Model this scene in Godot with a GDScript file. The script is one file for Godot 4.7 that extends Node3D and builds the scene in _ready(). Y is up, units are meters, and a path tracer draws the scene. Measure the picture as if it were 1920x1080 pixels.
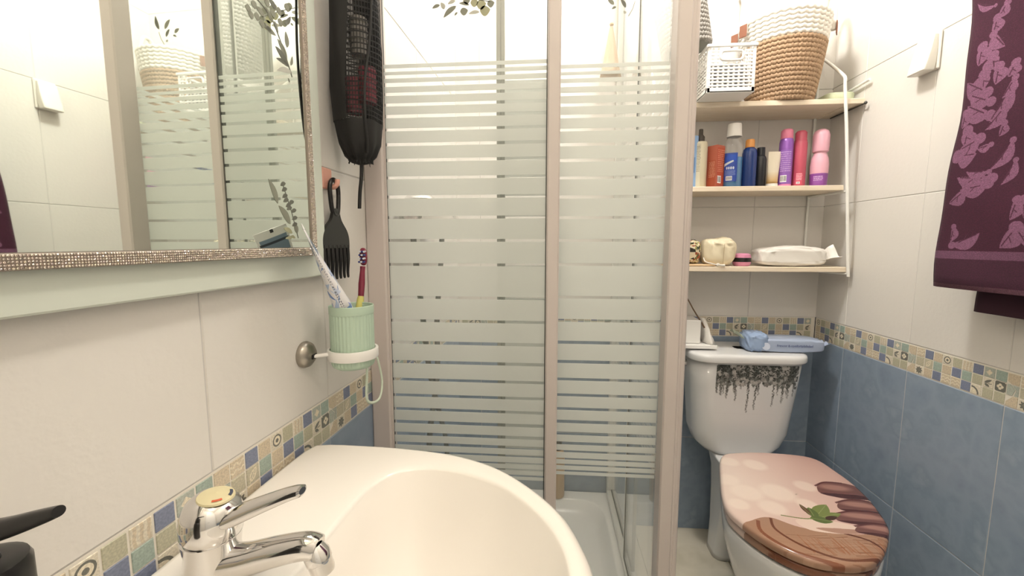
extends Node3D

# Small bathroom: units are metres, y is up, the lens stands over x = 0, z = 0 and looks along -z.
const EYE := 1.1245
const LEFT := -0.4137       # the left wall where z = 0
const SKEW := 0.0414        # the left wall leans this much (radians) towards the room with depth
const RIGHT := 0.9798
const BACK := -1.6204
const FRONT := 0.62
const CEIL := 2.5
const BAND_TOP := 0.8525    # top of the mosaic band
const BAND := 0.076
const TILE_W := 0.25
const TILE_H := 0.4

# ------------------------------------------------------------------ geometry
class Geo:
	var v := PackedVector3Array()
	var n := PackedVector3Array()
	var uv := PackedVector2Array()

	func tri(a: Vector3, b: Vector3, c: Vector3, na: Vector3, nb: Vector3, nc: Vector3, ua := Vector2.ZERO, ub := Vector2.ZERO, uc := Vector2.ZERO) -> void:
		if (c - a).cross(b - a).dot(na + nb + nc) < 0.0:
			v.append_array([a, c, b]); n.append_array([na, nc, nb]); uv.append_array([ua, uc, ub])
		else:
			v.append_array([a, b, c]); n.append_array([na, nb, nc]); uv.append_array([ua, ub, uc])

	func quad(a: Vector3, b: Vector3, c: Vector3, d: Vector3, nn: Vector3, r := Rect2(0, 0, 1, 1)) -> Geo:
		# a lower left, b lower right, c upper right, d upper left
		var ua := Vector2(r.position.x, r.end.y)
		var ub := r.end
		var uc := Vector2(r.end.x, r.position.y)
		var ud := r.position
		tri(a, b, c, nn, nn, nn, ua, ub, uc)
		tri(a, c, d, nn, nn, nn, ua, uc, ud)
		return self

	func box(c: Vector3, s: Vector3) -> Geo:
		return cbox(c, s, 0.0)

	# a box with chamfered edges; r is the picture rectangle of its +z face
	func cbox(c: Vector3, s: Vector3, ch := 0.002, r := Rect2(0, 0, 1, 1)) -> Geo:
		var h := s * 0.5
		var p := func(axis: int, sx: float, sy: float, sz: float) -> Vector3:
			var q := h - Vector3(ch, ch, ch)
			q[axis] = h[axis]
			return c + q * Vector3(sx, sy, sz)
		for k in [-1.0, 1.0]:
			quad(p.call(0, k, -1, k), p.call(0, k, -1, -k), p.call(0, k, 1, -k), p.call(0, k, 1, k), Vector3(k, 0, 0))
			quad(p.call(1, -1, k, k), p.call(1, 1, k, k), p.call(1, 1, k, -k), p.call(1, -1, k, -k), Vector3(0, k, 0))
			quad(p.call(2, -k, -1, k), p.call(2, k, -1, k), p.call(2, k, 1, k), p.call(2, -k, 1, k), Vector3(0, 0, k), r)
		if ch > 0.0:
			for i in [-1.0, 1.0]:
				for j in [-1.0, 1.0]:
					quad(p.call(0, i, j, -1), p.call(0, i, j, 1), p.call(1, i, j, 1), p.call(1, i, j, -1), Vector3(i, j, 0).normalized())
					quad(p.call(0, i, -1, j), p.call(0, i, 1, j), p.call(2, i, 1, j), p.call(2, i, -1, j), Vector3(i, 0, j).normalized())
					quad(p.call(1, -1, i, j), p.call(1, 1, i, j), p.call(2, 1, i, j), p.call(2, -1, i, j), Vector3(0, i, j).normalized())
					for l in [-1.0, 1.0]:
						var nn := Vector3(i, j, l).normalized()
						tri(p.call(0, i, j, l), p.call(1, i, j, l), p.call(2, i, j, l), nn, nn, nn)
		return self

	# rows of points joined smoothly; out = 1 or -1 turns the normals, 0 finds the outside by itself
	func grid(rows: Array, wrap := false, out := 0) -> Geo:
		var m := rows.size()
		var k: int = rows[0].size()
		var nr := []
		var mid := Vector3.ZERO
		for row in rows:
			for q in row:
				mid += q
		mid /= float(m * k)
		var score := 0.0
		for i in m:
			var line := PackedVector3Array()
			for j in k:
				var up: Vector3 = rows[mini(i + 1, m - 1)][j] - rows[maxi(i - 1, 0)][j]
				var j1 := (j + 1) % k if wrap else mini(j + 1, k - 1)
				var j0 := (j - 1 + k) % k if wrap else maxi(j - 1, 0)
				var side: Vector3 = rows[i][j1] - rows[i][j0]
				if side.length() < 1e-7:
					var o := i + 1 if i == 0 else i - 1
					side = rows[o][j1] - rows[o][j0]
				var nn := side.cross(up)
				nn = nn.normalized() if nn.length() > 1e-14 else Vector3.UP
				line.append(nn)
				score += nn.dot(rows[i][j] - mid)
			nr.append(line)
		var f := float(out) if out != 0 else (1.0 if score >= 0.0 else -1.0)
		for i in m - 1:
			for j in (k if wrap else k - 1):
				var j1 := (j + 1) % k
				var a: Vector3 = rows[i][j]
				var b: Vector3 = rows[i][j1]
				var c: Vector3 = rows[i + 1][j1]
				var d: Vector3 = rows[i + 1][j]
				var u0 := float(j) / float(k if wrap else k - 1)
				var u1 := float(j + 1) / float(k if wrap else k - 1)
				var v0 := 1.0 - float(i) / float(m - 1)
				var v1 := 1.0 - float(i + 1) / float(m - 1)
				if a.distance_squared_to(b) > 1e-14:
					tri(a, b, c, nr[i][j] * f, nr[i][j1] * f, nr[i + 1][j1] * f, Vector2(u0, v0), Vector2(u1, v0), Vector2(u1, v1))
				if c.distance_squared_to(d) > 1e-14:
					tri(a, c, d, nr[i][j] * f, nr[i + 1][j1] * f, nr[i + 1][j] * f, Vector2(u0, v0), Vector2(u1, v1), Vector2(u0, v1))
		return self

	# a profile of (radius, height) turned round y; travel it with the outside on the right (upwards on the outer side)
	func lathe(profile: Array, seg := 32, at := Vector3.ZERO, sx := 1.0, sz := 1.0, a0 := 0.0, a1 := TAU) -> Geo:
		var total := 0.0
		for i in profile.size() - 1:
			total += profile[i].distance_to(profile[i + 1])
		var run := 0.0
		var full := a1 - a0 > TAU - 0.001
		for i in profile.size() - 1:
			var p: Vector2 = profile[i]
			var q: Vector2 = profile[i + 1]
			var d := (q - p)
			if d.length() < 1e-9:
				continue
			var here := Vector2(d.y, -d.x).normalized()
			var np := here
			var nq := here
			if i > 0:
				var e: Vector2 = p - profile[i - 1]
				var o := Vector2(e.y, -e.x).normalized()
				if o.dot(here) > 0.72: np = (o + here).normalized()
			if i < profile.size() - 2:
				var e2: Vector2 = profile[i + 2] - q
				var o2 := Vector2(e2.y, -e2.x).normalized()
				if o2.dot(here) > 0.72: nq = (o2 + here).normalized()
			var w0 := 1.0 - run / total
			run += d.length()
			var w1 := 1.0 - run / total
			for j in seg:
				var u0 := float(j) / seg
				var u1 := float(j + 1) / seg
				var t0 := a0 + (a1 - a0) * u0
				var t1 := a0 + (a1 - a0) * u1
				var c0 := Vector3(cos(t0) * sx, 0, sin(t0) * sz)
				var c1 := Vector3(cos(t1) * sx, 0, sin(t1) * sz)
				var k0 := Vector3(cos(t0) / sx, 0, sin(t0) / sz).normalized()
				var k1 := Vector3(cos(t1) / sx, 0, sin(t1) / sz).normalized()
				var A := at + c0 * p.x + Vector3(0, p.y, 0)
				var B := at + c1 * p.x + Vector3(0, p.y, 0)
				var C := at + c1 * q.x + Vector3(0, q.y, 0)
				var D := at + c0 * q.x + Vector3(0, q.y, 0)
				var nA := (k0 * np.x + Vector3(0, np.y, 0)).normalized()
				var nB := (k1 * np.x + Vector3(0, np.y, 0)).normalized()
				var nC := (k1 * nq.x + Vector3(0, nq.y, 0)).normalized()
				var nD := (k0 * nq.x + Vector3(0, nq.y, 0)).normalized()
				if p.x > 1e-7: tri(A, B, C, nA, nB, nC, Vector2(u0, w0), Vector2(u1, w0), Vector2(u1, w1))
				if q.x > 1e-7: tri(A, C, D, nA, nC, nD, Vector2(u0, w0), Vector2(u1, w1), Vector2(u0, w1))
		return self

	# a round bar along points; radius is a number or an array; flat squeezes it across its own sideways axis
	func tube(pts: Array, radius, seg := 10, closed := false, flat := 1.0, side := Vector3.ZERO) -> Geo:
		var m := pts.size()
		var rows := []
		var prev := side
		var dirs := []
		for i in m:
			var a: Vector3 = pts[(i - 1 + m) % m] if closed else pts[maxi(i - 1, 0)]
			var b: Vector3 = pts[(i + 1) % m] if closed else pts[mini(i + 1, m - 1)]
			var d := (b - a).normalized()
			dirs.append(d)
			if prev == Vector3.ZERO:
				prev = d.cross(Vector3.UP if absf(d.y) < 0.9 else Vector3.RIGHT).normalized()
			prev = (prev - d * prev.dot(d)).normalized()
			var up := d.cross(prev)
			var r: float = radius[i] if radius is Array else radius
			var row := PackedVector3Array()
			for j in seg:
				var t := TAU * j / seg
				row.append(pts[i] + prev * cos(t) * r + up * sin(t) * r * flat)
			rows.append(row)
		if closed:
			rows.append(rows[0])
		for i in rows.size() - 1:
			for j in seg:
				var j1 := (j + 1) % seg
				var ca: Vector3 = pts[i]
				var cb: Vector3 = pts[(i + 1) % m]
				var A: Vector3 = rows[i][j]
				var B: Vector3 = rows[i][j1]
				var C: Vector3 = rows[i + 1][j1]
				var D: Vector3 = rows[i + 1][j]
				var u0 := float(j) / seg
				var u1 := float(j + 1) / seg
				var w0 := float(i) / (rows.size() - 1)
				var w1 := float(i + 1) / (rows.size() - 1)
				tri(A, B, C, (A - ca).normalized(), (B - ca).normalized(), (C - cb).normalized(), Vector2(u0, w0), Vector2(u1, w0), Vector2(u1, w1))
				tri(A, C, D, (A - ca).normalized(), (C - cb).normalized(), (D - cb).normalized(), Vector2(u0, w0), Vector2(u1, w1), Vector2(u0, w1))
		if not closed:
			for e in [[0, -1.0], [m - 1, 1.0]]:
				for j in seg:
					tri(pts[e[0]], rows[e[0]][j], rows[e[0]][(j + 1) % seg], dirs[e[0]] * e[1], dirs[e[0]] * e[1], dirs[e[0]] * e[1])
		return self

	# a flat outline in x, y given thickness from z0 to z1; uvs span the outline's own box
	func prism(poly: PackedVector2Array, z0: float, z1: float) -> Geo:
		if Geometry2D.is_polygon_clockwise(poly) == false:
			poly = poly.duplicate()
			poly.reverse()
		var ids := Geometry2D.triangulate_polygon(poly)
		var lo := poly[0]
		var hi := poly[0]
		var mid := Vector2.ZERO
		for q in poly:
			lo = lo.min(q); hi = hi.max(q); mid += q
		var sz := (hi - lo).max(Vector2(1e-6, 1e-6))
		for e in [[z0, Vector3(0, 0, -1)], [z1, Vector3(0, 0, 1)]]:
			for i in ids.size() / 3:
				var a := poly[ids[3 * i]]
				var b := poly[ids[3 * i + 1]]
				var c := poly[ids[3 * i + 2]]
				tri(Vector3(a.x, a.y, e[0]), Vector3(b.x, b.y, e[0]), Vector3(c.x, c.y, e[0]), e[1], e[1], e[1], Vector2((a.x - lo.x) / sz.x, (hi.y - a.y) / sz.y), Vector2((b.x - lo.x) / sz.x, (hi.y - b.y) / sz.y), Vector2((c.x - lo.x) / sz.x, (hi.y - c.y) / sz.y))
		var area := 0.0
		for i in poly.size():
			var a := poly[i]
			var b := poly[(i + 1) % poly.size()]
			area += a.cross(b)
		for i in poly.size():
			var a := poly[i]
			var b := poly[(i + 1) % poly.size()]
			var d := b - a
			var nn := Vector3(d.y, -d.x, 0).normalized() * (1.0 if area > 0.0 else -1.0)
			quad(Vector3(a.x, a.y, z0), Vector3(b.x, b.y, z0), Vector3(b.x, b.y, z1), Vector3(a.x, a.y, z1), nn)
		return self

	# a box with soft round corners (superellipsoid), e from 0.1 (boxy) to 1 (ball); bend reshapes each point
	func soft(c: Vector3, h: Vector3, e := 0.35, seg := 24, bend = null) -> Geo:
		var rows := []
		var p := func(w: float, k: float) -> float: return signf(w) * pow(absf(w), k)
		for i in seg / 2 + 1:
			var la := -PI / 2 + PI * i / (seg / 2)
			var row := PackedVector3Array()
			for j in seg:
				var lo := TAU * j / seg
				var q := Vector3(p.call(cos(la), e) * p.call(cos(lo), e), p.call(sin(la), e), p.call(cos(la), e) * p.call(sin(lo), e))
				if bend != null:
					q = bend.call(q)
				row.append(c + q * h)
			rows.append(row)
		return grid(rows, true)

	func add(o: Geo, t := Transform3D.IDENTITY) -> Geo:
		var nb := t.basis.inverse().transposed()
		for i in o.v.size():
			v.append(t * o.v[i])
			n.append((nb * o.n[i]).normalized())
			uv.append(o.uv[i])
		return self

	func moved(t: Transform3D) -> Geo:
		return Geo.new().add(self, t)

	func uv_by(f: Callable) -> Geo:
		for i in v.size():
			uv[i] = f.call(v[i])
		return self

	func mesh() -> ArrayMesh:
		var a := []
		a.resize(Mesh.ARRAY_MAX)
		a[Mesh.ARRAY_VERTEX] = v
		a[Mesh.ARRAY_NORMAL] = n
		a[Mesh.ARRAY_TEX_UV] = uv
		var m := ArrayMesh.new()
		m.add_surface_from_arrays(Mesh.PRIMITIVE_TRIANGLES, a)
		return m

func spline(pts: Array, per := 6, closed := false) -> Array:
	var out := []
	var m := pts.size()
	for i in (m if closed else m - 1):
		var p0 = pts[(i - 1 + m) % m] if closed else pts[maxi(i - 1, 0)]
		var p1 = pts[i]
		var p2 = pts[(i + 1) % m]
		var p3 = pts[(i + 2) % m] if closed else pts[mini(i + 2, m - 1)]
		for k in per:
			out.append(p1.cubic_interpolate(p2, p0, p3, float(k) / per))
	if not closed:
		out.append(pts[m - 1])
	return out

func arr2(pts: Array) -> PackedVector2Array:
	var o := PackedVector2Array()
	for q in pts:
		o.append(q if q is Vector2 else Vector2(q[0], q[1]))
	return o

# ------------------------------------------------------------------ naming and placing
var taken := {}

func numbered(called: String) -> String:
	taken[called] = taken.get(called, -1) + 1
	return called if taken[called] == 0 else "%s_%03d" % [called, taken[called]]

func tag(o: Node3D, label: String, category: String, group := "", kind := "") -> Node3D:
	if label: o.set_meta("label", label)
	if category: o.set_meta("category", category)
	if group: o.set_meta("group", group)
	if kind: o.set_meta("kind", kind)
	return o

func thing(called: String, label: String, category: String, at := Vector3.ZERO, turn := 0.0, group := "", kind := "") -> Node3D:
	var o := Node3D.new()
	o.name = numbered(called)
	add_child(o)
	o.position = at
	o.rotation.y = turn
	return tag(o, label, category, group, kind)

func part(called: String, g, m: Material, parent: Node3D, label := "", kind := "") -> MeshInstance3D:
	var o := MeshInstance3D.new()
	o.name = called
	o.mesh = g.mesh() if g is Geo else g
	o.material_override = m
	parent.add_child(o, true)
	if label: o.set_meta("label", label)
	if kind: o.set_meta("kind", kind)
	return o

# a point given along the left wall (metres from z = 0 into the depth), height and distance off the wall
func lw(along: float, y: float, off: float) -> Vector3:
	return Vector3(LEFT + sin(SKEW) * along + cos(SKEW) * off, y, -cos(SKEW) * along + sin(SKEW) * off)

const LEFT_TURN := PI / 2 - SKEW    # a thing turned so has x along the left wall and z off it
const RIGHT_TURN := -PI / 2

# ------------------------------------------------------------------ materials
var M := {}

func mat(called: String, c: Color, rough := 0.5, metal := 0.0, extra := {}) -> StandardMaterial3D:
	var m := StandardMaterial3D.new()
	m.resource_name = called
	m.albedo_color = c
	m.roughness = rough
	m.metallic = metal
	for k in extra:
		m.set(k, extra[k])
	M[called] = m
	return m

func rgb(r: float, g: float, b: float, a := 1.0) -> Color:
	return Color(r / 255.0, g / 255.0, b / 255.0, a)

func noise_tex(size: int, freq: float, seed_: int, ramp: Array, oct := 4, kind := FastNoiseLite.TYPE_SIMPLEX_SMOOTH) -> NoiseTexture2D:
	var f := FastNoiseLite.new()
	f.seed = seed_
	f.frequency = freq
	f.noise_type = kind
	f.fractal_octaves = oct
	var t := NoiseTexture2D.new()
	t.width = size
	t.height = size
	t.seamless = true
	t.noise = f
	var g := Gradient.new()
	g.offsets = PackedFloat32Array(range(ramp.size()).map(func(i): return float(i) / (ramp.size() - 1)))
	g.colors = PackedColorArray(ramp)
	t.color_ramp = g
	return t

func picture(called: String, im: Image, rough := 0.5, extra := {}) -> StandardMaterial3D:
	var m := mat(called, Color.WHITE, rough, 0.0, extra)
	m.albedo_texture = ImageTexture.create_from_image(im)
	return m

# ------------------------------------------------------------------ drawing prints
func blend(im: Image, x: int, y: int, c: Color) -> void:
	if x < 0 or y < 0 or x >= im.get_width() or y >= im.get_height():
		return
	if c.a >= 0.999:
		im.set_pixel(x, y, c)
		return
	var o := im.get_pixel(x, y)
	var a := c.a + o.a * (1.0 - c.a)
	if a <= 0.0: return
	im.set_pixel(x, y, Color((c.r * c.a + o.r * o.a * (1 - c.a)) / a, (c.g * c.a + o.g * o.a * (1 - c.a)) / a, (c.b * c.a + o.b * o.a * (1 - c.a)) / a, a))

func fill_poly(im: Image, pts: Array, c: Color) -> void:
	var lo: float = 1e9
	var hi: float = -1e9
	for q in pts:
		lo = minf(lo, q.y); hi = maxf(hi, q.y)
	for y in range(maxi(0, int(lo)), mini(im.get_height() - 1, int(hi) + 1) + 1):
		var xs := []
		var yy := y + 0.5
		for i in pts.size():
			var a: Vector2 = pts[i]
			var b: Vector2 = pts[(i + 1) % pts.size()]
			if (a.y <= yy) != (b.y <= yy):
				xs.append(a.x + (yy - a.y) / (b.y - a.y) * (b.x - a.x))
		xs.sort()
		for k in xs.size() / 2:
			for x in range(int(ceil(xs[2 * k] - 0.5)), int(ceil(xs[2 * k + 1] - 0.5))):
				blend(im, x, y, c)

func fill_oval(im: Image, cx: float, cy: float, rx: float, ry: float, rot: float, c: Color, soft := 0.0) -> void:
	var r := int(maxf(rx, ry)) + 1
	var cs := cos(rot)
	var sn := sin(rot)
	for y in range(int(cy) - r, int(cy) + r + 1):
		for x in range(int(cx) - r, int(cx) + r + 1):
			var dx := x + 0.5 - cx
			var dy := y + 0.5 - cy
			var d := sqrt(pow((dx * cs + dy * sn) / rx, 2) + pow((-dx * sn + dy * cs) / ry, 2))
			if d <= 1.0:
				var k := c
				if soft > 0.0: k.a *= clampf((1.0 - d) / soft, 0, 1)
				blend(im, x, y, k)

func stroke(im: Image, pts: Array, w: float, c: Color) -> void:
	for i in pts.size() - 1:
		var a: Vector2 = pts[i]
		var b: Vector2 = pts[i + 1]
		var nn := (b - a).orthogonal().normalized() * w * 0.5
		fill_poly(im, [a + nn, b + nn, b - nn, a - nn], c)

func leaf_points(base: Vector2, tip: Vector2, w: float, bend := 0.0) -> Array:
	var d := tip - base
	var s := d.orthogonal().normalized()
	var a := []
	var b := []
	for k in 9:
		var t := k / 8.0
		var o := base + d * t + s * bend * d.length() * sin(PI * t)
		var h := w * 0.5 * pow(sin(PI * pow(t, 0.85)), 0.8)
		a.append(o + s * h)
		if k > 0 and k < 8: b.push_front(o - s * h)
	return a + b

func _ready() -> void:
	setup_view()
	make_materials()
	build_room()
	build_lamp()
	build_shower()
	build_basin()
	build_mirror()
	build_left_wall_things()
	build_toilet()
	build_shelves()
	build_right_wall_things()

func setup_view() -> void:
	var cam := Camera3D.new()
	cam.name = "camera"
	cam.position = Vector3(0, EYE, 0)
	cam.rotation = Vector3(-0.1066, 0.0836, 0)
	cam.fov = 68.37
	cam.near = 0.02
	cam.far = 20.0
	add_child(cam)
	cam.current = true
	var we := WorldEnvironment.new()
	we.name = "world_environment"
	var e := Environment.new()
	e.background_mode = Environment.BG_COLOR
	e.background_color = Color(0.02, 0.02, 0.02)
	e.tonemap_mode = Environment.TONE_MAPPER_LINEAR
	e.tonemap_exposure = EXPOSURE
	e.sdfgi_enabled = true
	e.ssao_enabled = true
	e.ssil_enabled = true
	we.environment = e
	add_child(we)

const EXPOSURE := 0.93
const LAMP_POWER := 0.98
const LAMP_AT := Vector3(0.30, 2.20, -1.12)
const SECOND_POWER := 0.34
const SECOND_AT := Vector3(0.22, 2.20, 0.12)

func make_materials() -> void:
	mat("white_tile", rgb(225, 221, 215), 0.42)
	M.white_tile.normal_enabled = true
	M.white_tile.normal_texture = noise_bump(256, 0.035, 3)
	M.white_tile.normal_scale = 0.12
	for k in ["uv1_triplanar", "uv1_world_triplanar"]: M.white_tile.set(k, true)
	M.white_tile.uv1_scale = Vector3.ONE * 7.0
	mat("blue_tile", Color.WHITE, 0.42)
	M.blue_tile.albedo_texture = noise_tex(512, 0.006, 5, [rgb(126, 142, 162), rgb(137, 153, 172), rgb(145, 160, 178), rgb(134, 151, 169), rgb(154, 167, 183)], 6)
	for k in ["uv1_triplanar", "uv1_world_triplanar"]: M.blue_tile.set(k, true)
	M.blue_tile.uv1_scale = Vector3.ONE * 2.5
	mat("grout", rgb(205, 202, 198), 0.85)
	mat("band_grout", rgb(230, 224, 212), 0.6)
	mat("plain_wall", rgb(226, 221, 212), 0.7)
	mat("ceiling_paint", rgb(240, 237, 230), 0.8)
	mat("floor_tile", Color.WHITE, 0.35)
	M.floor_tile.albedo_texture = noise_tex(256, 0.01, 9, [rgb(206, 198, 178), rgb(222, 214, 196), rgb(214, 206, 188)], 5)
	for k in ["uv1_triplanar", "uv1_world_triplanar"]: M.floor_tile.set(k, true)
	M.floor_tile.uv1_scale = Vector3.ONE * 2.0
	mat("ceramic", rgb(242, 237, 230), 0.14, 0.0, {"metallic_specular": 0.5})
	mat("tank_ceramic", rgb(227, 227, 227), 0.16)
	mat("tray_acrylic", rgb(238, 238, 234), 0.2)
	mat("chrome", rgb(224, 222, 220), 0.09, 1.0)
	mat("brushed", rgb(168, 162, 152), 0.34, 1.0)
	mat("pinkish_profile", rgb(206, 196, 191), 0.36, 0.0)
	mat("grey_profile", rgb(160, 162, 156), 0.35, 0.35)
	mat("pale_rail", rgb(220, 220, 214), 0.35)
	mat("dark_gasket", rgb(70, 70, 66), 0.5)
	mat("glass", rgb(226, 240, 232, 0.05), 0.02, 0.0, {"transparency": BaseMaterial3D.TRANSPARENCY_ALPHA})
	mat("clear_plastic", rgb(240, 244, 244, 0.07), 0.06, 0.0, {"transparency": BaseMaterial3D.TRANSPARENCY_ALPHA})
	mat("frosted", rgb(229, 232, 229, 0.86), 0.6, 0.0, {"transparency": BaseMaterial3D.TRANSPARENCY_ALPHA, "backlight_enabled": true, "backlight": Color(0.9, 0.91, 0.9)})
	mat("mirror_silver", rgb(232, 238, 230), 0.015, 1.0)
	mat("frosted_panel", rgb(210, 216, 205), 0.28)
	mat("rhinestone", rgb(236, 230, 222), 0.14, 0.85)
	mat("rhinestone_bed", rgb(142, 130, 120), 0.5, 0.3)
	mat("white_plastic", rgb(238, 236, 232), 0.38)
	mat("cream_plastic", rgb(232, 228, 218), 0.3)
	mat("black_plastic", rgb(24, 23, 23), 0.28)
	mat("soft_black", rgb(26, 25, 25), 0.75)
	mat("mint", rgb(184, 206, 186), 0.45)
	mat("pink_hook", rgb(226, 168, 150), 0.45)
	mat("white_metal", rgb(240, 239, 234), 0.35)
	for c in [["leaf_grey", rgb(132, 134, 120)], ["leaf_dark", rgb(104, 106, 96)], ["leaf_olive", rgb(164, 164, 134)], ["leaf_pale", rgb(186, 186, 176)]]:
		mat(c[0], c[1], 0.5)
	mat("shelf_wood", Color.WHITE, 0.5)
	var wood := noise_tex(256, 0.012, 21, [rgb(226, 210, 186), rgb(238, 224, 204), rgb(232, 216, 192), rgb(242, 230, 212)], 4)
	M.shelf_wood.albedo_texture = wood
	for k in ["uv1_triplanar", "uv1_world_triplanar"]: M.shelf_wood.set(k, true)
	M.shelf_wood.uv1_scale = Vector3(1.2, 20, 12)
	mat("jute", Color.WHITE, 0.85)
	M.jute.albedo_texture = noise_tex(256, 0.03, 31, [rgb(120, 96, 74), rgb(168, 138, 110), rgb(186, 158, 128), rgb(146, 118, 92)], 4)
	for k in ["uv1_triplanar"]: M.jute.set(k, true)
	M.jute.uv1_scale = Vector3.ONE * 14.0
	mat("cotton_rope", rgb(226, 221, 212), 0.9)
	mat("grey_rope", rgb(146, 142, 136), 0.9)
	mat("leather", rgb(132, 84, 62), 0.6)

func noise_bump(size: int, freq: float, seed_: int) -> NoiseTexture2D:
	var t := noise_tex(size, freq, seed_, [Color.BLACK, Color.WHITE], 4)
	t.as_normal_map = true
	t.bump_strength = 4.0
	return t

# ------------------------------------------------------------------ room
var PLAIN := {"t": rgb(206, 192, 168), "s": rgb(190, 184, 162), "o": rgb(184, 181, 158), "b": rgb(124, 132, 156), "g": rgb(160, 176, 166), "h": rgb(176, 182, 172), "c": rgb(218, 210, 192)}
const BAND_ROWS := ["twbtroSbdg", "pslgtbgoBF", "tftbZzbaoo"]     # one repeat of the mosaic, ten columns wide
const CELLS := "twbroSdgpslBFfZzao"

func draw_mosaic() -> Image:
	var im := Image.create_empty(128 * 6, 128 * 3, false, Image.FORMAT_RGBA8)
	var rng := RandomNumberGenerator.new()
	rng.seed = 11
	var base := {"w": "t", "r": "c", "S": "c", "d": "h", "p": "h", "l": "s", "B": "c", "F": "c", "f": "c", "Z": "t", "z": "t", "a": "c"}
	var dark := rgb(112, 112, 104)
	var pale := rgb(228, 218, 196)
	for i in CELLS.length():
		var k := CELLS[i]
		var c: Color = PLAIN[base.get(k, k)]
		var x0 := (i % 6) * 128
		var y0 := (i / 6) * 128
		im.fill_rect(Rect2i(x0, y0, 128, 128), c)
		var q := func(x: float, y: float) -> Vector2: return Vector2(x0 + x, y0 + y)
		match k:
			"w":
				for d in [36, 84]: stroke(im, range(17).map(func(j): return q.call(j * 8.0, d + 12 * sin(j * 0.75))), 14, pale)
			"r":
				fill_oval(im, x0 + 64, y0 + 64, 52, 52, 0, dark)
				fill_oval(im, x0 + 64, y0 + 64, 38, 38, 0, pale)
				fill_oval(im, x0 + 64, y0 + 64, 18, 18, 0, dark)
			"S":
				for d in [22, 64, 106]: stroke(im, range(9).map(func(j): return q.call(d + 4 * sin(j * 0.9), j * 16.0)), 20, PLAIN.t)
			"d":
				fill_poly(im, [q.call(64, 24), q.call(104, 60), q.call(66, 104), q.call(26, 66)], pale)
			"l":
				fill_poly(im, leaf_points(q.call(30, 112), q.call(98, 14), 64), pale)
				fill_poly(im, leaf_points(q.call(36, 100), q.call(94, 24), 40), PLAIN.s)
				stroke(im, [q.call(24, 118), q.call(98, 14)], 7, pale)
				for d in [0.35, 0.6]: stroke(im, [q.call(24 + 74 * d, 118 - 104 * d), q.call(60 + 44 * d, 118 - 60 * d)], 6, pale)
			"B":
				fill_poly(im, leaf_points(q.call(16, 74), q.call(104, 16), 34), dark)
				fill_poly(im, leaf_points(q.call(20, 84), q.call(84, 112), 34), dark)
				stroke(im, [q.call(60, 76), q.call(110, 70)], 8, dark)
			"F":
				stroke(im, [q.call(12, 12), q.call(116, 12), q.call(116, 116), q.call(12, 116), q.call(12, 8)], 22, dark)
				im.fill_rect(Rect2i(x0 + 20, y0 + 20, 88, 88), dark)
				for a in 4: fill_oval(im, x0 + 64 + 22 * cos(a * PI / 2), y0 + 64 + 22 * sin(a * PI / 2), 19, 19, 0, pale)
				fill_oval(im, x0 + 64, y0 + 64, 9, 9, 0, dark)
			"f":
				for a in 8: fill_poly(im, leaf_points(q.call(64 + 12 * cos(a * PI / 4), 64 + 12 * sin(a * PI / 4)), q.call(64 + 60 * cos(a * PI / 4), 64 + 60 * sin(a * PI / 4)), 26), dark)
				fill_oval(im, x0 + 64, y0 + 64, 14, 14, 0, dark)
			"Z", "z":
				for d in [44, 88]: stroke(im, range(5).map(func(j): return q.call(j * 32.0, d + (16 if j % 2 == 0 else -16))), 13, pale)
			"a":
				fill_oval(im, x0 + 8, y0 + 120, 96, 96, 0, dark)
				fill_oval(im, x0 + 8, y0 + 120, 74, 74, 0, pale)
				if x0 >= 128: im.fill_rect(Rect2i(x0 - 128, y0, 128, 128), PLAIN.t)
	# redo what the arc may have run over, then a fine mottle
	var zx := (CELLS.find("z") % 6) * 128
	var zy := (CELLS.find("z") / 6) * 128
	im.fill_rect(Rect2i(zx, zy, 128, 128), PLAIN.t)
	for d in [44, 88]: stroke(im, range(5).map(func(j): return Vector2(zx + j * 32.0, zy + d + (16 if j % 2 == 0 else -16))), 13, pale)
	var f := FastNoiseLite.new()
	f.seed = 4
	f.frequency = 0.05
	for y in range(0, im.get_height(), 2):
		for x in range(0, im.get_width(), 2):
			var w := 1.0 + 0.13 * f.get_noise_2d(x, y)
			for j in 2:
				for i in 2:
					var c := im.get_pixel(x + i, y + j)
					im.set_pixel(x + i, y + j, Color(c.r * w, c.g * w, c.b * w))
	return im

var mosaic_meshes := {}

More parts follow.
